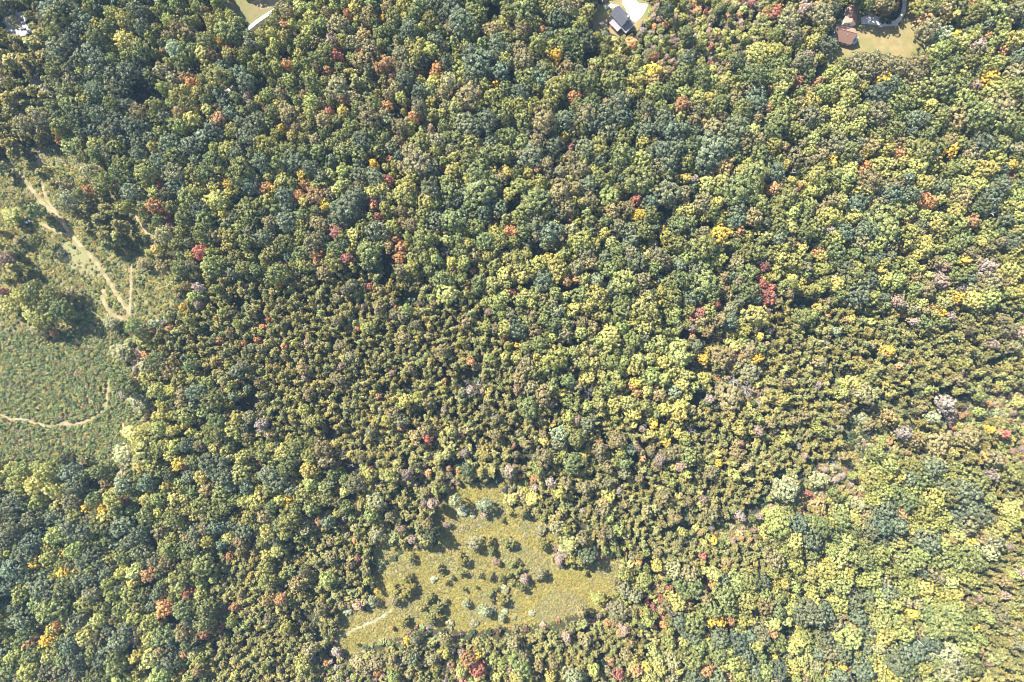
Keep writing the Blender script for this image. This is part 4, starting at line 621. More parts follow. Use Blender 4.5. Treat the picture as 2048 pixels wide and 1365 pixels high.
PLACES = [(1239, 33, "dark-roofed house"), (1695, 71, "brown-roofed house"), (1790, 95, "dry lawn"), (262, 640, "hairpin of the dirt track"), (75, 430, "small white farm buggy"), (160, 520, "bare oval patch"), (120, 850, "curved footpath"), (100, 760, "brush field"), (28, 45, "grey gravel patch"), (505, 25, "grassy strip by the road"),
          (985, 1100, "meadow's lone tree clump"), (700, 1240, "pale rutted path"), (890, 1050, "fork in the meadow ruts"), (1700, 880, "scrub lane"), (455, 180, "pale bare spot in the woods")]
def label_for(t):
    if id(t) in anchor_of: return anchor_of[id(t)]
    cand = [(math.hypot(t.x - x, t.y - y), x, y, n) for x, y, n in ANCH] + [(math.hypot(t.x - x, t.y - y) * 0.9, x, y, n) for x, y, n in PLACES]
    d, x, y, n = min(cand)
    ring = "against" if d < 26 else "one crown out from" if d < 50 else "two crowns out from" if d < 80 else "well away from"
    lab = f"{size_word(t)} {COLWORD[t.c]} {NOUN.get(t.c, 'tree')} at {clock(t.x - x, t.y - y)} o'clock {ring} the {n}"
    w = lab.split()
    if len(w) > 16:
        w = lab.replace(size_word(t) + " ", "", 1).split()
        if len(w) > 16:
            w = " ".join(w).replace("one crown out from", "near").replace("two crowns out from", "off").replace("well away from", "away from").split()
        lab = " ".join(w[:16]) if len(w) > 16 else " ".join(w)
    return lab

# ---------------------------------------------------------------- build the individual trees
KMAX = 300
by_kind = {}
for t in trees:
    if -30 < t.x < 2078 and -30 < t.y < 1395: by_kind.setdefault(KIND[t.c], []).append(t)
single = set()
for k, v in by_kind.items():
    v.sort(key=lambda t: (-(id(t) in anchor_of), -int(2 < t.x < 2046 and 2 < t.y < 1363), -t.r))
    for t in v[:KMAX]:
        if 2 < t.x < 2046 and 2 < t.y < 1363: single.add(id(t))
CATEG = {'meadow_shrub': "shrub", 'pine_tree': "pine", 'meadow_pine': "pine", 'dead_tree': "dead tree"}
DEADMESH = []
for k in range(4):
    bq = bare_branches(4.2, 12, 900 + k)
    DEADMESH.append(quads_mesh("dead_tree_branches", bq, np.full(len(bq), .5), [M_GREY]))
n_single = 0
labels_seen = {}
for t in trees:
    if id(t) not in single: continue
    kind = KIND[t.c]; lab = label_for(t)
    labels_seen.setdefault((kind, lab), []).append(t)
for t in trees:
    if id(t) not in single: continue
    kind = KIND[t.c]; lab = label_for(t)
    crown, trunk, whole, R, h = PROTO[t.fam][t.pi]
    if t.c == 'a':
        o = link_mesh(kind, DEADMESH[t.pi % 4]); o.scale = (t.rm / 4.2, t.rm / 4.2, t.h / 12)
    elif t.rm > 4.4 and t.fam != "shrub":
        o = bpy.data.objects.new(kind, None); col.objects.link(o); o.empty_display_size = 1.0
        c = link_mesh("crown", crown, o); c["tint"] = t.tint
        link_mesh("trunk", trunk, o)
        o.scale = (t.sx, t.sy, t.sz)
    else:
        o = link_mesh(kind, whole); o["tint"] = t.tint; o.scale = (t.sx, t.sy, t.sz)
    o.location = (t.X, t.Y, 0); o.rotation_euler = (0, 0, t.rot)
    o["label"] = lab; o["category"] = CATEG.get(kind, "tree")
    o["group"] = {"pine_tree": "pines", "meadow_pine": "pines scattered in the meadow", "meadow_shrub": "shrubs scattered in the meadow", "dead_tree": "leafless trees"}.get(kind, COLWORD[t.c] + " trees of the woods")
    n_single += 1
print("trees", len(trees), "single", n_single, "kinds", {k: len(v) for k, v in by_kind.items()}, "dup labels", sum(len(v) for v in labels_seen.values() if len(v) > 1))

# ---------------------------------------------------------------- the rest of the woods and the ground cover: instances on points
def scatter(name, groups, label_kind="stuff"):
    """groups: [(mesh, [(x,y,z,rot,(sx,sy,sz),tint)...])] -> ONE object that carries every copy"""
    pts, idx, rot, scl, tin = [], [], [], [], []
    for gi, (me, items) in enumerate(groups):
        for (x, y, z, ro, s, ti) in items:
            pts.append((x, y, z)); idx.append(gi); rot.append((0, 0, ro)); scl.append(s); tin.append((*ti, 1.0))
    pm = bpy.data.meshes.new(name); n = len(pts)
    pm.vertices.add(n); pm.vertices.foreach_set("co", np.array(pts, np.float32).reshape(-1))
    a = pm.attributes.new("pick", 'INT', 'POINT'); a.data.foreach_set("value", np.array(idx, np.int32))
    a = pm.attributes.new("turn", 'FLOAT_VECTOR', 'POINT'); a.data.foreach_set("vector", np.array(rot, np.float32).reshape(-1))
    a = pm.attributes.new("size", 'FLOAT_VECTOR', 'POINT'); a.data.foreach_set("vector", np.array(scl, np.float32).reshape(-1))
    a = pm.attributes.new("tint", 'FLOAT_COLOR', 'POINT'); a.data.foreach_set("color", np.array(tin, np.float32).reshape(-1))
    pm.update()
    o = link_mesh(name, pm)
    ng = bpy.data.node_groups.new(name, 'GeometryNodeTree')
    ng.interface.new_socket("Geometry", in_out='INPUT', socket_type='NodeSocketGeometry')
    ng.interface.new_socket("Geometry", in_out='OUTPUT', socket_type='NodeSocketGeometry')
    N, L = ng.nodes.new, ng.links.new
    gi_, go = N("NodeGroupInput"), N("NodeGroupOutput")
    jn = N("GeometryNodeJoinGeometry")
    def named(nm, ty):
        q = N("GeometryNodeInputNamedAttribute"); q.data_type = ty; q.inputs["Name"].default_value = nm; return q
    pick, turn, size = named("pick", 'INT'), named("turn", 'FLOAT_VECTOR'), named("size", 'FLOAT_VECTOR')
    e2r = N("FunctionNodeEulerToRotation"); L(turn.outputs[0], e2r.inputs[0])
    for gi, (me, items) in enumerate(groups):
        if not items: continue
        src = bpy.data.objects.new(me.name, me)
        ob = N("GeometryNodeObjectInfo"); ob.inputs["Object"].default_value = src
        ins = N("GeometryNodeInstanceOnPoints")
        cmpn = N("FunctionNodeCompare"); cmpn.data_type = 'INT'; cmpn.operation = 'EQUAL'
        L(pick.outputs[0], cmpn.inputs[2]); cmpn.inputs[3].default_value = gi
        L(gi_.outputs[0], ins.inputs["Points"]); L(cmpn.outputs[0], ins.inputs["Selection"])
        L(ob.outputs["Geometry"], ins.inputs["Instance"]); L(e2r.outputs[0], ins.inputs["Rotation"]); L(size.outputs[0], ins.inputs["Scale"])
        L(ins.outputs[0], jn.inputs[0])
    L(jn.outputs[0], go.inputs[0])
    md = o.modifiers.new("scatter", 'NODES'); md.node_group = ng
    return tagkind(o, label_kind)

rest = {}
for t in trees:
    if id(t) in single or t.c == 'a': continue
    rest.setdefault((t.fam, t.pi), []).append((t.X, t.Y, 0.0, t.rot, (t.sx, t.sy, t.sz), t.tint))
scatter("mixed_woods", [(PROTO[f][i][2], v) for (f, i), v in rest.items()])

# tuft and brush meshes
def tuft_mesh(name, R, h, n, leaf, seed):
    r = np.random.default_rng(seed)
    e = sphere_dirs(n, 0.0, r); p = e * np.array([R, R, h]) * r.uniform(0.5, 1.0, (n, 1))
    return quads_mesh(name, leaf_quads(p, e + np.array([0, 0, 0.6]), np.full(n, leaf), aspect=1.4, jitter=0.6, r=r), np.clip(r.normal(.5, .2, n), 0, 1), [M_LEAF])
TUFT = [tuft_mesh("grass_tuft", 0.70, 0.40, 44, 0.24, 1 + k) for k in range(3)]
BRUSH = [tuft_mesh("brush_clump", 1.0, 1.25, 60, 0.42, 11 + k) for k in range(4)]

def jit(c, s=0.2, hs=0.12):
    v = math.exp(rng.gauss(0, s)); hu = rng.gauss(0, hs); return (c[0] * v * (1 + hu), c[1] * v, c[2] * v * (1 - hu))
PATHS = []
def path_keep(pts, w): PATHS.append((pts, w))
path_keep(TRACK, 5.2)
for nm, w in (("dirt_path", 4.2), ("side_track", 4), ("north_path", 3.8), ("footpath", 4.2), ("sandy_path", 4), ("rutted_path", 3.5), ("tyre_rut", 1.3), ("tyre_rut.001", 1.2), ("tyre_rut.002", 1.2)):
    me = bpy.data.objects[nm].data
    vs = [v.co for v in me.vertices]
    PATHS.append(([(1024 + (vs[i].x + vs[i + 1].x) / 2 * FPX / CAMZ, 682.5 - (vs[i].y + vs[i + 1].y) / 2 * FPX / CAMZ) for i in range(0, len(vs) - 1, 2)], w))
pgrid = {}
for pts, w in PATHS:
    for i in range(len(pts) - 1):
        (x0, y0), (x1, y1) = pts[i], pts[i + 1]; k = max(1, int(math.hypot(x1 - x0, y1 - y0) / 2))
        for j in range(k):
            x, y = x0 + (x1 - x0) * j / k, y0 + (y1 - y0) * j / k
            pgrid.setdefault((int(x // 10), int(y // 10)), []).append((x, y, w))
def on_path(x, y, extra=0.0):
    a, b = int(x // 10), int(y // 10)
    for i in (-1, 0, 1):
        for j in (-1, 0, 1):
            for px, py, w in pgrid.get((a + i, b + j), ()):
                if (px - x) ** 2 + (py - y) ** 2 < (w + extra) ** 2: return True
    return False

# meadow grass tufts
items = [[], [], []]
xs, ys = [p[0] for p in MEADOW], [p[1] for p in MEADOW]
for _ in range(30000):
    x, y = rng.uniform(min(xs) - 10, max(xs) + 10), rng.uniform(min(ys) - 10, max(ys) + 10)
    jx, jy = x + rng.gauss(0, 7), y + rng.gauss(0, 7)
    if not (in_poly(jx, jy, MEADOW) or in_poly(jx, jy, MEADOWSPUR)) or on_path(x, y, -0.2): continue
    X, Y = gp(x, y); s = rng.uniform(0.6, 1.3)
    nz = math.sin(x * 0.045 + 2 * math.sin(y * 0.03)) + math.sin(y * 0.07 + 1.3)
    base = (0.285, 0.25, 0.062) if nz > -0.2 else (0.255, 0.235, 0.085)
    if rng.random() < 0.06: base = (0.36, 0.30, 0.17)
    items[rng.randrange(3)].append((X, Y, 0.0, rng.uniform(0, 6.28), (s, s, s * rng.uniform(0.6, 1.2)), jit(base, 0.14, 0.06)))
scatter("meadow_grass", list(zip(TUFT, items)))
# rough field: tall weeds near the tracks, close brush in the lower part
items = [[] for _ in range(7)]
xs, ys = [p[0] for p in FIELD], [p[1] for p in FIELD]
for _ in range(26000):
    x, y = rng.uniform(min(xs), max(xs)), rng.uniform(min(ys), max(ys))
    if not in_poly(x, y, FIELD): continue
    low = y > 655 + 10 * math.sin(x * 0.05)
    if on_path(x, y, 0.5 if low else 0): continue
    if in_poly(x, y, BARE) and rng.random() < 0.8: continue
    X, Y = gp(x, y)
    if low:
        s = rng.uniform(0.5, 1.25)
        base = rng.choice([(0.17, 0.20, 0.06)] * 5 + [(0.235, 0.235, 0.07)] * 4 + [(0.12, 0.16, 0.055)] * 3 + [(0.25, 0.18, 0.11)])
        items[3 + rng.randrange(4)].append((X, Y, 0.0, rng.uniform(0, 6.28), (s, s, s * rng.uniform(0.7, 1.3)), jit(base)))
    else:
        s = rng.uniform(0.6, 1.5)
        base = rng.choice([(0.29, 0.27, 0.075)] * 6 + [(0.21, 0.23, 0.065)] * 3 + [(0.36, 0.30, 0.16)] * 2)
        if y < 330: base = rng.choice([base, (0.36, 0.33, 0.18)])
        if rng.random() < 0.12: items[3 + rng.randrange(4)].append((X, Y, 0.0, rng.uniform(0, 6.28), (s * .7, s * .7, s * .7), jit((0.11, 0.14, 0.045))))
        else: items[rng.randrange(3)].append((X, Y, 0.0, rng.uniform(0, 6.28), (s, s, s * rng.uniform(0.6, 1.4)), jit(base)))
scatter("field_grass", list(zip(TUFT + BRUSH, items)))
# scrub lane
items = [[] for _ in range(7)]
for _ in range(9000):
    x, y = rng.uniform(1430, 2110), rng.uniform(780, 1095)
    if not in_poly(x, y, SCRUBLANE): continue
    X, Y = gp(x, y); s = rng.uniform(0.6, 1.5)
    base = rng.choice([(0.32, 0.29, 0.11)] * 4 + [(0.21, 0.22, 0.08)] * 3 + [(0.3, 0.22, 0.15)])
    k = rng.randrange(7)
    items[k].append((X, Y, 0.0, rng.uniform(0, 6.28), (s, s, s), jit(base)))
scatter("scrub_vegetation", list(zip(TUFT + BRUSH, items)))
# undergrowth below the woods
items = [[] for _ in range(4)]
for _ in range(26000):
    x, y = rng.uniform(-80, 2128), rng.uniform(-80, 1445)
    if in_clear(x, y): continue
    ok = True
    for gx, gy, gr in DRIVEKEEP:
        if (x - gx) ** 2 + (y - gy) ** 2 < (gr + 3) ** 2: ok = False; break
    if not ok: continue
    X, Y = gp(x, y); s = rng.uniform(0.8, 2.3)
    g = cell_at(x, y)
    base = rng.choice([(0.05, 0.075, 0.028)] * 4 + [(0.08, 0.09, 0.035)] * 3 + [(0.10, 0.08, 0.05)] * 2) if g not in 'SM' else rng.choice([(0.22, 0.22, 0.07), (0.17, 0.19, 0.06), (0.27, 0.21, 0.09), (0.25, 0.17, 0.12)])
    items[rng.randrange(4)].append((X, Y, 0.0, rng.uniform(0, 6.28), (s, s, s * rng.uniform(0.6, 1.1)), jit(base)))
scatter("forest_undergrowth", list(zip(BRUSH, items)))

# ---------------------------------------------------------------- houses and small things
def pmat(name, c, rough=0.6, metal=0.0, noise=0.12, scale=2.0):
    return rough_material(name, tuple(x * (1 - noise) for x in c), tuple(min(1, x * (1 + noise)) for x in c), scale, rough=rough)
M_SHINGLE = pmat("brown_shingles", (0.33, 0.19, 0.145), 0.8, noise=0.16, scale=1.6)
M_METAL = pmat("grey_metal_roof", (0.115, 0.118, 0.14), 0.45, noise=0.06)
M_PORCHROOF = pmat("light_grey_roof", (0.25, 0.25, 0.265), 0.5, noise=0.06)
M_WHITE = pmat("white_siding", (0.72, 0.72, 0.70), noise=0.04)
M_TAN = pmat("tan_siding", (0.46, 0.40, 0.33), noise=0.05)
M_DECK = pmat("deck_boards", (0.30, 0.29, 0.29), noise=0.12, scale=3)
M_WOOD = pmat("brown_wood", (0.22, 0.11, 0.065), noise=0.15)
M_GLASS = pmat("window_glass", (0.03, 0.04, 0.05), 0.1, noise=0.05)
M_BRICK = pmat("chimney_stone", (0.62, 0.60, 0.58), noise=0.08)
M_BLUE = pmat("dark_blue_mat", (0.02, 0.04, 0.075), 0.5, noise=0.1)
M_BLACK = pmat("black_rubber", (0.02, 0.02, 0.02), noise=0.1)
M_TEAL = pmat("teal_plastic", (0.10, 0.32, 0.33), noise=0.05)
M_STONE = pmat("ring_stone", (0.50, 0.46, 0.43), noise=0.2)

class MB:
    """collects shapes and links them as one mesh object"""
    def __init__(self): self.v, self.f = [], []
    def box(self, x0, x1, y0, y1, z0, z1):
        b = len(self.v)
        self.v += [(x0, y0, z0), (x1, y0, z0), (x1, y1, z0), (x0, y1, z0), (x0, y0, z1), (x1, y0, z1), (x1, y1, z1), (x0, y1, z1)]
        self.f += [tuple(b + i for i in q) for q in ((3, 2, 1, 0), (4, 5, 6, 7), (0, 1, 5, 4), (1, 2, 6, 5), (2, 3, 7, 6), (3, 0, 4, 7))]; return self
    def poly(self, pts):
        b = len(self.v); self.v += pts; self.f.append(tuple(range(b, b + len(pts)))); return self
    def slab(self, pts, th):
        """quad plus thickness downwards"""
        b = len(self.v); n = len(pts)
        self.v += pts + [(x, y, z - th) for x, y, z in pts]
        self.f.append(tuple(range(b, b + n))); self.f.append(tuple(reversed(range(b + n, b + 2 * n))))
        for i in range(n): self.f.append((b + i, b + n + i, b + n + (i + 1) % n, b + (i + 1) % n))
        return self
    def cyl(self, x, y, z0, z1, r0, r1=None, seg=12):
        r1 = r0 if r1 is None else r1; b = len(self.v)
        for k in range(seg):
            a = 2 * math.pi * k / seg; self.v += [(x + r0 * math.cos(a), y + r0 * math.sin(a), z0), (x + r1 * math.cos(a), y + r1 * math.sin(a), z1)]
        for k in range(seg):
            j = (k + 1) % seg; self.f.append((b + 2 * k, b + 2 * j, b + 2 * j + 1, b + 2 * k + 1))
        self.f.append(tuple(b + 2 * k + 1 for k in range(seg))); self.f.append(tuple(b + 2 * k for k in reversed(range(seg)))); return self
    def build(self, name, mat, parent=None):
        me = bpy.data.meshes.new(name); me.from_pydata(self.v, [], self.f); me.update(); me.materials.append(mat)
        return link_mesh(name, me, parent)

def thing(name, label, cat, x, y, rot=0, z=0, group=None):
    o = bpy.data.objects.new(name, None); col.objects.link(o)
    o.location = (x, y, z); o.rotation_euler = (0, 0, rot); o["label"] = label; o["category"] = cat
    if group: o["group"] = group
    return o

def gable_house(root, L, Wd, eave, rise, wallmat, roofmat, over=0.35, seams=0):
    """walls with gables and a pitched roof along x, origin at the middle of the floor"""
    l, w = L / 2, Wd / 2
    m = MB()
    m.poly([(-l, -w, 0), (l, -w, 0), (l, -w, eave), (-l, -w, eave)]).poly([(l, w, 0), (-l, w, 0), (-l, w, eave), (l, w, eave)])
    m.poly([(l, -w, 0), (l, w, 0), (l, w, eave), (l, 0, eave + rise), (l, -w, eave)]).poly([(-l, w, 0), (-l, -w, 0), (-l, -w, eave), (-l, 0, eave + rise), (-l, w, eave)])
    m.build("wall", wallmat, root)
    s = rise / w; lo = l + over; wo = w + over; ze = eave - over * s + 0.12; zr = eave + rise + 0.12
    r = MB()
    r.slab([(-lo, -wo, ze), (lo, -wo, ze), (lo, 0, zr), (-lo, 0, zr)], 0.1)
    r.slab([(lo, wo, ze), (-lo, wo, ze), (-lo, 0.002, zr), (lo, 0.002, zr)], 0.1)
    r.box(-lo, lo, -0.14, 0.14, zr - 0.03, zr + 0.06)
    for k in range(seams):
        x = -lo + (k + 0.5) * 2 * lo / seams
        for sg in (-1, 1):
            r.slab([(x - .03, sg * wo, ze + .05), (x + .03, sg * wo, ze + .05), (x + .03, sg * 0.15, zr + .035), (x - .03, sg * 0.15, zr + .035)][::sg * -1], 0.04)
    return r.build("roof", roofmat, root)

def window(root, face, u, z, w, h, L, Wd, shutter=None):
    l, d = L / 2, Wd / 2
    fr, pn = MB(), MB()
    if face in 'SN':
        s = -1 if face == 'S' else 1; y = s * d
        fr.box(u - w / 2 - .09, u + w / 2 + .09, min(y, y + s * .05), max(y, y + s * .05), z - .09, z + h + .09)
        pn.box(u - w / 2, u + w / 2, min(y + s * .052, y + s * .07), max(y + s * .052, y + s * .07), z, z + h)
    else:
        s = -1 if face == 'W' else 1; x = s * l
        fr.box(min(x, x + s * .05), max(x, x + s * .05), u - w / 2 - .09, u + w / 2 + .09, z - .09, z + h + .09)
        pn.box(min(x + s * .052, x + s * .07), max(x + s * .052, x + s * .07), u - w / 2, u + w / 2, z, z + h)
    f = fr.build("window", M_WHITE, root); pn.build("pane", M_GLASS, f)

# dark-roofed house: ridge runs down to the right in the photograph
L1, W1, E1, R1 = 8.7, 6.2, 4.9, 3.0
rot1 = math.atan2(-0.727, 0.688)
wx, wy = gp(1221.4, 28.5, E1)
cx = wx + 0.688 * L1 / 2 + 0.727 * W1 / 2; cy = wy - 0.727 * L1 / 2 + 0.688 * W1 / 2
h1 = thing("house", "house with a dark grey metal roof, porch roof and deck by a white driveway", "house", cx, cy, rot1)
rf = gable_house(h1, L1, W1, E1, R1, M_TAN, M_METAL, 0.3, 14)
MB().box(L1 / 2 - 1.2, L1 / 2 - 0.3, 1.0, 1.9, E1 + 1.0, E1 + R1 + 0.5).build("chimney", M_BRICK, rf)
MB().cyl(-1.2, -1.3, E1 + 1.5, E1 + 2.4, .09).build("vent_pipe", M_WHITE, rf)
p = MB().slab([(-L1 / 2 + 2.2, -W1 / 2 - 2.9, 2.55), (L1 / 2 + .1, -W1 / 2 - 2.9, 2.55), (L1 / 2 + .1, -W1 / 2 - .01, 3.25), (-L1 / 2 + 2.2, -W1 / 2 - .01, 3.25)], .1).build("porch_roof", M_PORCHROOF, h1)
for x in (-L1 / 2 + 2.4, -.2, 1.9, L1 / 2 - .1): MB().box(x - .07, x + .07, -W1 / 2 - 2.75, -W1 / 2 - 2.61, 0.5, 2.5).build("porch_post", M_WOOD, h1)
MB().box(-L1 / 2 + .6, L1 / 2, -W1 / 2 - 2.9, -W1 / 2 - .01, 0, .5).build("porch", M_WOOD, h1)
dk = MB()
for k in range(20): dk.box(L1 / 2 + .02 + k * .19, L1 / 2 + .19 + k * .19, -W1 / 2 - .3, W1 / 2 - .2, 2.3, 2.42)
dk.box(L1 / 2 + .1, L1 / 2 + 3.8, -W1 / 2 - .25, -W1 / 2 - .15, 2.1, 2.28).box(L1 / 2 + 3.6, L1 / 2 + 3.75, -W1 / 2, W1 / 2 - .4, 2.1, 2.28)
dk = dk.build("deck", M_DECK, h1)
rl = MB()
for k in range(9):
    y = -W1 / 2 - .2 + k * (W1 - .1) / 8; rl.box(L1 / 2 + 3.68, L1 / 2 + 3.76, y - .04, y + .04, 2.42, 3.4)
for k in range(6):
    x = L1 / 2 + .2 + k * .68; rl.box(x - .04, x + .04, -W1 / 2 - .28, -W1 / 2 - .2, 2.42, 3.4)
rl.box(L1 / 2 + 3.66, L1 / 2 + 3.78, -W1 / 2 - .3, W1 / 2 - .2, 3.4, 3.48).box(L1 / 2 + .05, L1 / 2 + 3.66, -W1 / 2 - .3, -W1 / 2 - .18, 3.4, 3.48)
rl.build("railing", M_WHITE, dk)
for x, y in ((L1 / 2 + 3.6, -W1 / 2), (L1 / 2 + 3.6, W1 / 2 - .5), (L1 / 2 + 1.9, -W1 / 2)): MB().box(x - .08, x + .08, y - .08, y + .08, 0, 2.1).build("deck_post", M_WOOD, dk)
st = MB()
for k in range(8): st.box(L1 / 2 + 1.2 + k * .28, L1 / 2 + 1.5 + k * .28, W1 / 2 - .15, W1 / 2 + .85, 2.2 - k * .28, 2.28 - k * .28)
st.build("stairs", M_WHITE, h1)
dm = MB().slab([(.6, W1 / 2 - .2, 4.2), (3.4, W1 / 2 - .2, 4.2), (3.4, W1 / 2 + 1.3, 3.5), (.6, W1 / 2 + 1.3, 3.5)][::-1], .1).build("entry_roof", M_METAL, h1)
for x in (.8, 3.2): MB().box(x - .07, x + .07, W1 / 2 + 1.1, W1 / 2 + 1.24, 0, 3.45).build("entry_post", M_WHITE, h1)
d = MB().box(1.5, 2.5, W1 / 2, W1 / 2 + .06, .2, 2.3).build("door", M_WOOD, h1)
MB().box(1.58, 1.66, W1 / 2 + .06, W1 / 2 + .12, 1.15, 1.3).build("handle", M_BRICK, d)
for u in (-2.6, 0.2, 2.8): window(h1, 'S', u, 3.45, 1.0, 1.2, L1, W1)
for u in (-1.6, 1.6): window(h1, 'E', u, 2.75, 1.2, 1.7, L1, W1)
window(h1, 'E', 0, 5.2, 1.2, 1.1, L1, W1)
for u in (-1.6, 1.4): window(h1, 'W', u, 1.2, 1.0, 1.3, L1, W1)
g1 = thing("grill", "small dark grill on the open corner of the grey house's porch", "grill", *(Vector((cx, cy)) + Vector((0.688 * (-3.4) + 0.727 * (-4.6), -0.727 * (-3.4) + 0.688 * (-4.6)))), rot1, 0.5)
MB().box(-.45, .45, -.3, .3, .75, 1.15).build("body", M_BLACK, g1); MB().box(-.45, .45, -.28, .28, 1.16, 1.3).build("lid", M_DECK, g1)
for sx in (-.38, .38):
    for sy in (-.22, .22): MB().box(sx - .03, sx + .03, sy - .03, sy + .03, 0, .75).build("leg", M_BLACK, g1)

# brown-roofed house with its deck
L2, W2, E2, R2 = 10.2, 8.2, 3.1, 3.9
rot2 = math.atan2(-0.26, 0.966)
x2, y2 = gp(1655 + 350 / 8.96, 553 / 8.96, E2 + R2)          # middle of the ridge
h2 = thing("house", "brown shingled house with white walls and an eastern deck beside the dry lawn", "house", x2, y2, rot2)
rf2 = gable_house(h2, L2, W2, E2, R2, M_WHITE, M_SHINGLE, 0.4)
MB().cyl(1.2, -1.4, E2 + 1.8, E2 + 3.2, .1).build("vent_pipe", M_WHITE, rf2)
dk2 = MB()
for k in range(18): dk2.box(L2 / 2 + .02 + k * .2, L2 / 2 + .2 + k * .2, -2.9 + max(0, k - 12) * .25, 2.6 - max(0, k - 8) * .12, .9, 1.0)
dk2 = dk2.build("deck", M_WHITE, h2)
for x, y in ((L2 / 2 + 3.4, -1.2), (L2 / 2 + 3.4, 1.2), (L2 / 2 + .3, -2.7)): MB().box(x - .08, x + .08, y - .08, y + .08, 0, .9).build("deck_post", M_WOOD, dk2)
rl = MB().box(L2 / 2 + 3.5, L2 / 2 + 3.58, -1.4, 1.4, 1.8, 1.88).box(L2 / 2 + .1, L2 / 2 + 2.4, -2.95, -2.88, 1.8, 1.88)
for k in range(5): rl.box(L2 / 2 + 3.5, L2 / 2 + 3.58, -1.4 + k * .68, -1.32 + k * .68, 1.0, 1.8)
for k in range(4): rl.box(L2 / 2 + .2 + k * .7, L2 / 2 + .28 + k * .7, -2.95, -2.88, 1.0, 1.8)
rl.build("railing", M_WHITE, dk2)
for u in (-3, 0, 3): window(h2, 'S', u, 1.0, 1.1, 1.3, L2, W2)
for u in (-2, 2): window(h2, 'W', u, 1.0, 1.1, 1.3, L2, W2)
window(h2, 'W', 0, 4.0, .9, 1.1, L2, W2); window(h2, 'E', -2.4, 1.3, 1.2, 1.3, L2, W2)
d = MB().box(L2 / 2, L2 / 2 + .06, .2, 1.2, 1.0, 3.0).build("door", M_WOOD, h2); MB().box(L2 / 2 + .06, L2 / 2 + .12, .3, .38, 1.9, 2.05).build("handle", M_BRICK, d)
def on(o, x, y):
    a = o.rotation_euler[2]; return (o.location.x + x * math.cos(a) - y * math.sin(a), o.location.y + x * math.sin(a) + y * math.cos(a))
tb = thing("patio_table", "round teal table standing on the brown house's deck", "table", *on(h2, L2 / 2 + 2.0, -.6), 0, 1.0)
MB().cyl(0, 0, .68, .74, .75, seg=20).build("tabletop", M_TEAL, tb); MB().cyl(0, 0, 0, .68, .06).build("leg", M_TEAL, tb)
for k, lab in enumerate(("white deck chair by the railing of the brown house's deck", "white deck chair close to the wall of the brown house")):
    ch = thing("deck_chair", lab, "chair", *on(h2, L2 / 2 + (3.0 if k == 0 else .9), -.2 - .9 * k), rot2 + (0 if k == 0 else 2.6), 1.0, "chairs on the brown house's deck")
    MB().box(-.3, .3, -.3, .3, .36, .42).build("seat", M_WHITE, ch); MB().box(.26, .32, -.3, .3, .42, 1.0).build("backrest", M_WHITE, ch)
    for a in (-.25, .25):
        for b in (-.25, .25): MB().box(a - .03, a + .03, b - .03, b + .03, 0, .36).build("leg", M_WHITE, ch)
hv = thing("heat_pump", "small grey box against the south-east corner of the brown house", "air conditioner", *on(h2, L2 / 2 + .6, -W2 / 2 + .2), rot2)
MB().box(-.45, .45, -.45, .45, 0, .9).build("body", M_PORCHROOF, hv); MB().cyl(0, 0, .9, .94, .36, seg=16).build("fan_grille", M_BLACK, hv)

# garage
L3, W3, E3, R3 = 9.6, 5.8, 2.9, 1.9
rot3 = math.atan2(-0.985, -0.17)
x3, y3 = gp(1655 + 465 / 8.96, 235 / 8.96, E3 + R3)
g3 = thing("garage", "brown-roofed garage with pale walls at the end of the gravel drive", "garage", x3, y3, rot3)
gable_house(g3, L3, W3, E3, R3, M_WHITE, M_SHINGLE, 0.3)
gd = MB()
for k in range(4): gd.box(-1.6, 1.6, W3 / 2, W3 / 2 + .05, .05 + k * .58, .6 + k * .58)
gd.build("garage_door", M_PORCHROOF, g3); window(g3, 'E', 0, 1.0, 1.0, 1.0, L3, W3); window(g3, 'S', 1.5, 1.0, 1.0, 1.0, L3, W3)

# fire ring, seats, trampoline, sheds, vehicle
fx, fy = gp(1853.5, 93)
fp = thing("fire_ring", "ring of pale stones near the far end of the dry lawn", "fire pit", fx, fy)
for k in range(10):
    a = 2 * math.pi * k / 10; MB().cyl(math.cos(a) * 1.05, math.sin(a) * 1.05, 0, .35 + .05 * (k % 3), .36, .27, 7).build("stone", M_STONE, fp)
MB().cyl(0, 0, 0.01, .08, .7, seg=14).build("ash_bed", M_BLACK, fp)
px_, py_ = gp(1866.5, 89)
pt = thing("picnic_table", "brown picnic table under the trees beside the stone fire ring", "picnic table", px_, py_, 0.5)
m = MB()
for k in range(5): m.box(-.95, .95, -.42 + k * .17, -.27 + k * .17, .72, .77)
m.build("tabletop", M_WOOD, pt)
for s in (-1, 1): MB().box(-.95, .95, s * .75 - .13, s * .75 + .13, .42, .47).build("bench", M_WOOD, pt)
for s in (-.7, .7): MB().box(s - .05, s + .05, -.8, .8, .36, .42).box(s - .05, s + .05, -.35, -.25, 0, .72).box(s - .05, s + .05, .25, .35, 0, .72).build("leg", M_WOOD, pt)
tx, ty = gp(2037.5, 49)
tr = thing("trampoline", "round dark blue trampoline at the far right end of the yard", "trampoline", tx, ty)
MB().cyl(0, 0, .80, .83, 1.75, seg=28).build("mat", M_BLUE, tr)
bm = MB()
for k in range(28):
    a, b = 2 * math.pi * k / 28, 2 * math.pi * (k + 1) / 28
    bm.slab([(1.76 * math.cos(a), 1.76 * math.sin(a), .86), (2.1 * math.cos(a), 2.1 * math.sin(a), .86), (2.1 * math.cos(b), 2.1 * math.sin(b), .86), (1.76 * math.cos(b), 1.76 * math.sin(b), .86)], .06)
bm.build("rim", M_BLACK, tr)
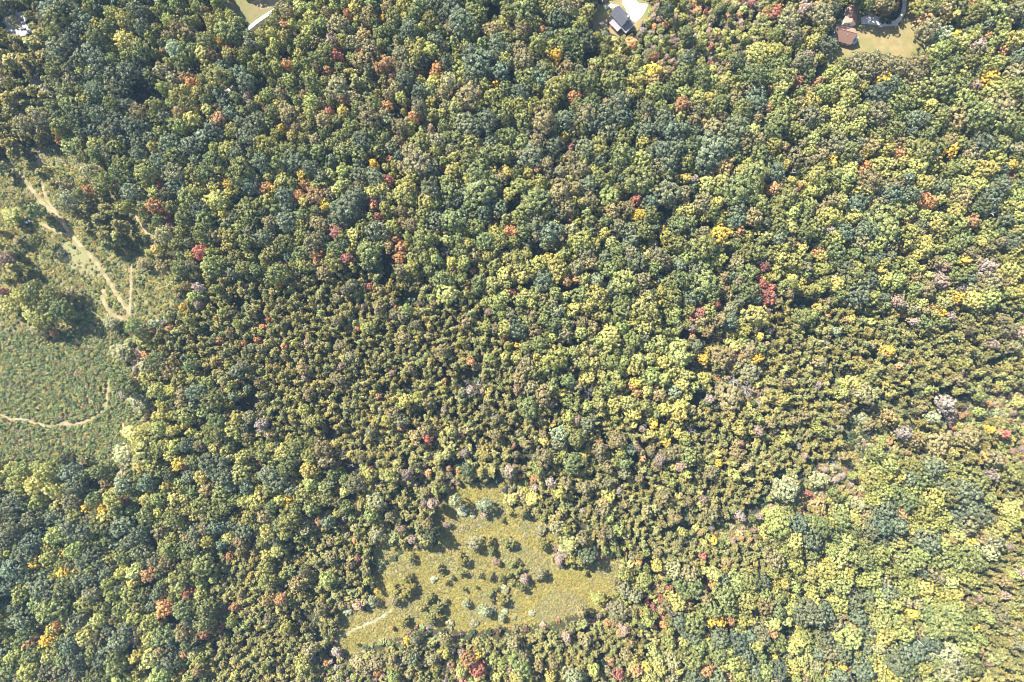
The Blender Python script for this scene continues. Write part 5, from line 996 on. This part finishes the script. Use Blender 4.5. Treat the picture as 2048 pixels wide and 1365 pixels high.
for k in range(6):
    a = math.pi * k / 3; MB().cyl(1.9 * math.cos(a), 1.9 * math.sin(a), 0, .8, .04, seg=6).build("leg", M_DECK, tr)
sx_, sy_ = gp(2045, 60)
sh = thing("shed", "little pale shed with a red door beside the dark blue trampoline", "shed", sx_, sy_, 0.3)
gable_house(sh, 3.0, 2.2, 2.0, .8, M_WHITE, M_PORCHROOF, .15); MB().box(-.4, .4, -1.16, -1.1, .05, 1.8).build("door", pmat("red_paint", (.45, .08, .07)), sh)
sx_, sy_ = gp(1895, 52)
s2 = thing("shed", "small dark-roofed shed with a white wall, half under the lawn-side trees", "shed", sx_, sy_, 1.1)
gable_house(s2, 4.2, 3.0, 2.1, 1.1, M_WHITE, M_METAL, .2); MB().box(-.5, .5, -1.56, -1.5, .05, 1.9).build("door", M_WOOD, s2)
vx, vy = gp(58.5, 446)
uv = thing("utility_vehicle", "small white farm buggy parked in tree shade off the dirt track", "vehicle", vx, vy, 0.95)
MB().box(-1.35, 1.35, -.65, .65, .42, .75).build("chassis", M_DECK, uv); MB().box(.5, 1.4, -.66, .66, .76, 1.05).build("hood", M_WHITE, uv)
MB().box(-.75, .45, -.7, .7, 1.85, 1.93).build("canopy", M_WHITE, uv); MB().box(-1.4, -.6, -.68, .68, .76, 1.1).build("cargo_bed", M_BLACK, uv); MB().box(-.5, .1, -.6, .6, .76, .95).build("seat", M_BLACK, uv)
for x in (-.7, .4):
    for y in (-.62, .62): MB().box(x - .04, x + .04, y - .04, y + .04, .75, 1.85).build("canopy_post", M_BLACK, uv)
for x in (-.9, .95):
    for y in (-.68, .68):
        w = MB()
        for k in range(12): pass
        b = MB(); seg = 14
        for k in range(seg):
            a = 2 * math.pi * k / seg; b.v += [(x + .36 * math.cos(a), y - .13, .36 + .36 * math.sin(a)), (x + .36 * math.cos(a), y + .13, .36 + .36 * math.sin(a))]
        for k in range(seg):
            j = (k + 1) % seg; b.f.append((2 * k, 2 * k + 1, 2 * j + 1, 2 * j))
        b.f.append(tuple(2 * k for k in range(seg))); b.f.append(tuple(2 * k + 1 for k in reversed(range(seg))))
        b.build("wheel", M_BLACK, uv)

# bare pole-like dead trunks that show white between the crowns
def snag(px, py, h, lean, label, rad=.26):
    r = np.random.default_rng(int(px))
    q = [tube_quads((0, 0, -.3), (lean[0] * .5, lean[1] * .5, h * .5), rad, rad * .75, 7), tube_quads((lean[0] * .5, lean[1] * .5, h * .5), (lean[0], lean[1], h), rad * .75, rad * .3, 7)]
    for k in range(6):
        f = r.uniform(.45, .95); a = r.uniform(0, 6.28); b = np.array([lean[0] * f, lean[1] * f, h * f]); l = r.uniform(.8, 2.2)
        q.append(tube_quads(b, b + np.array([math.cos(a) * l, math.sin(a) * l, l * .6]), rad * .3, .04, 5))
    q = np.concatenate(q)
    o = link_mesh("bare_snag", quads_mesh("bare_snag", q, np.full(len(q), .5), [M_WHITEWOOD]))
    X, Y = gp(px, py, h); o.location = (X - lean[0], Y - lean[1], 0)
    o["label"] = label; o["category"] = "dead tree"; o["group"] = "bare white trunks"
M_WHITEWOOD = pmat("bleached_wood", (0.58, 0.54, 0.48), noise=0.1, scale=4)
snag(1861, 1287, 18, (1.0, 1.0), "longer bleached trunk beside the butter-yellow tree in the lower woods")
snag(1848, 1292, 17, (0.2, -1.4), "shorter bleached trunk in the same gap as the longer one")
snag(1886, 1317, 19, (1.0, .3), "bleached trunk standing among the pale grey-green trees, lower woods", .3)
snag(1993, 424, 19, (.6, .8), "thin white trunk over a gap near the far edge of the woods")
snag(1986, 530, 17, (3.5, -4.0), "white trunk slanting over pinkish trees near the far edge")
snag(1585, 345, 15, (-4.5, -2.5), "pale slanted trunk in the dark gap above a lemon tree")
snag(952, 771, 9, (-2.0, -2.6), "pale trunk leaning into the dark hole in the pine stand", .2)
snag(1250, 905, 11, (-2.5, 3.2), "white trunk slanting through the lower pines below a yellow crown", .2)
snag(706, 930, 4, (4.5, .8), "fallen pale trunk beside the scrub above the lower woods", .2)

# ---------------------------------------------------------------- the air between the drone and the woods
hm, hnt, hout = nodes_of("haze_air")
pv = hnt.nodes.new("ShaderNodeVolumePrincipled")
pv.inputs["Color"].default_value = (0.40, 0.66, 1.0, 1); pv.inputs["Density"].default_value = 0.00008; pv.inputs["Anisotropy"].default_value = 0.0
hnt.links.new(pv.outputs[0], hout.inputs["Volume"])
hz = MB().box(-1700, 1700, -1700, 1700, -1.0, 378).build("haze", hm)
hz["kind"] = "stuff"
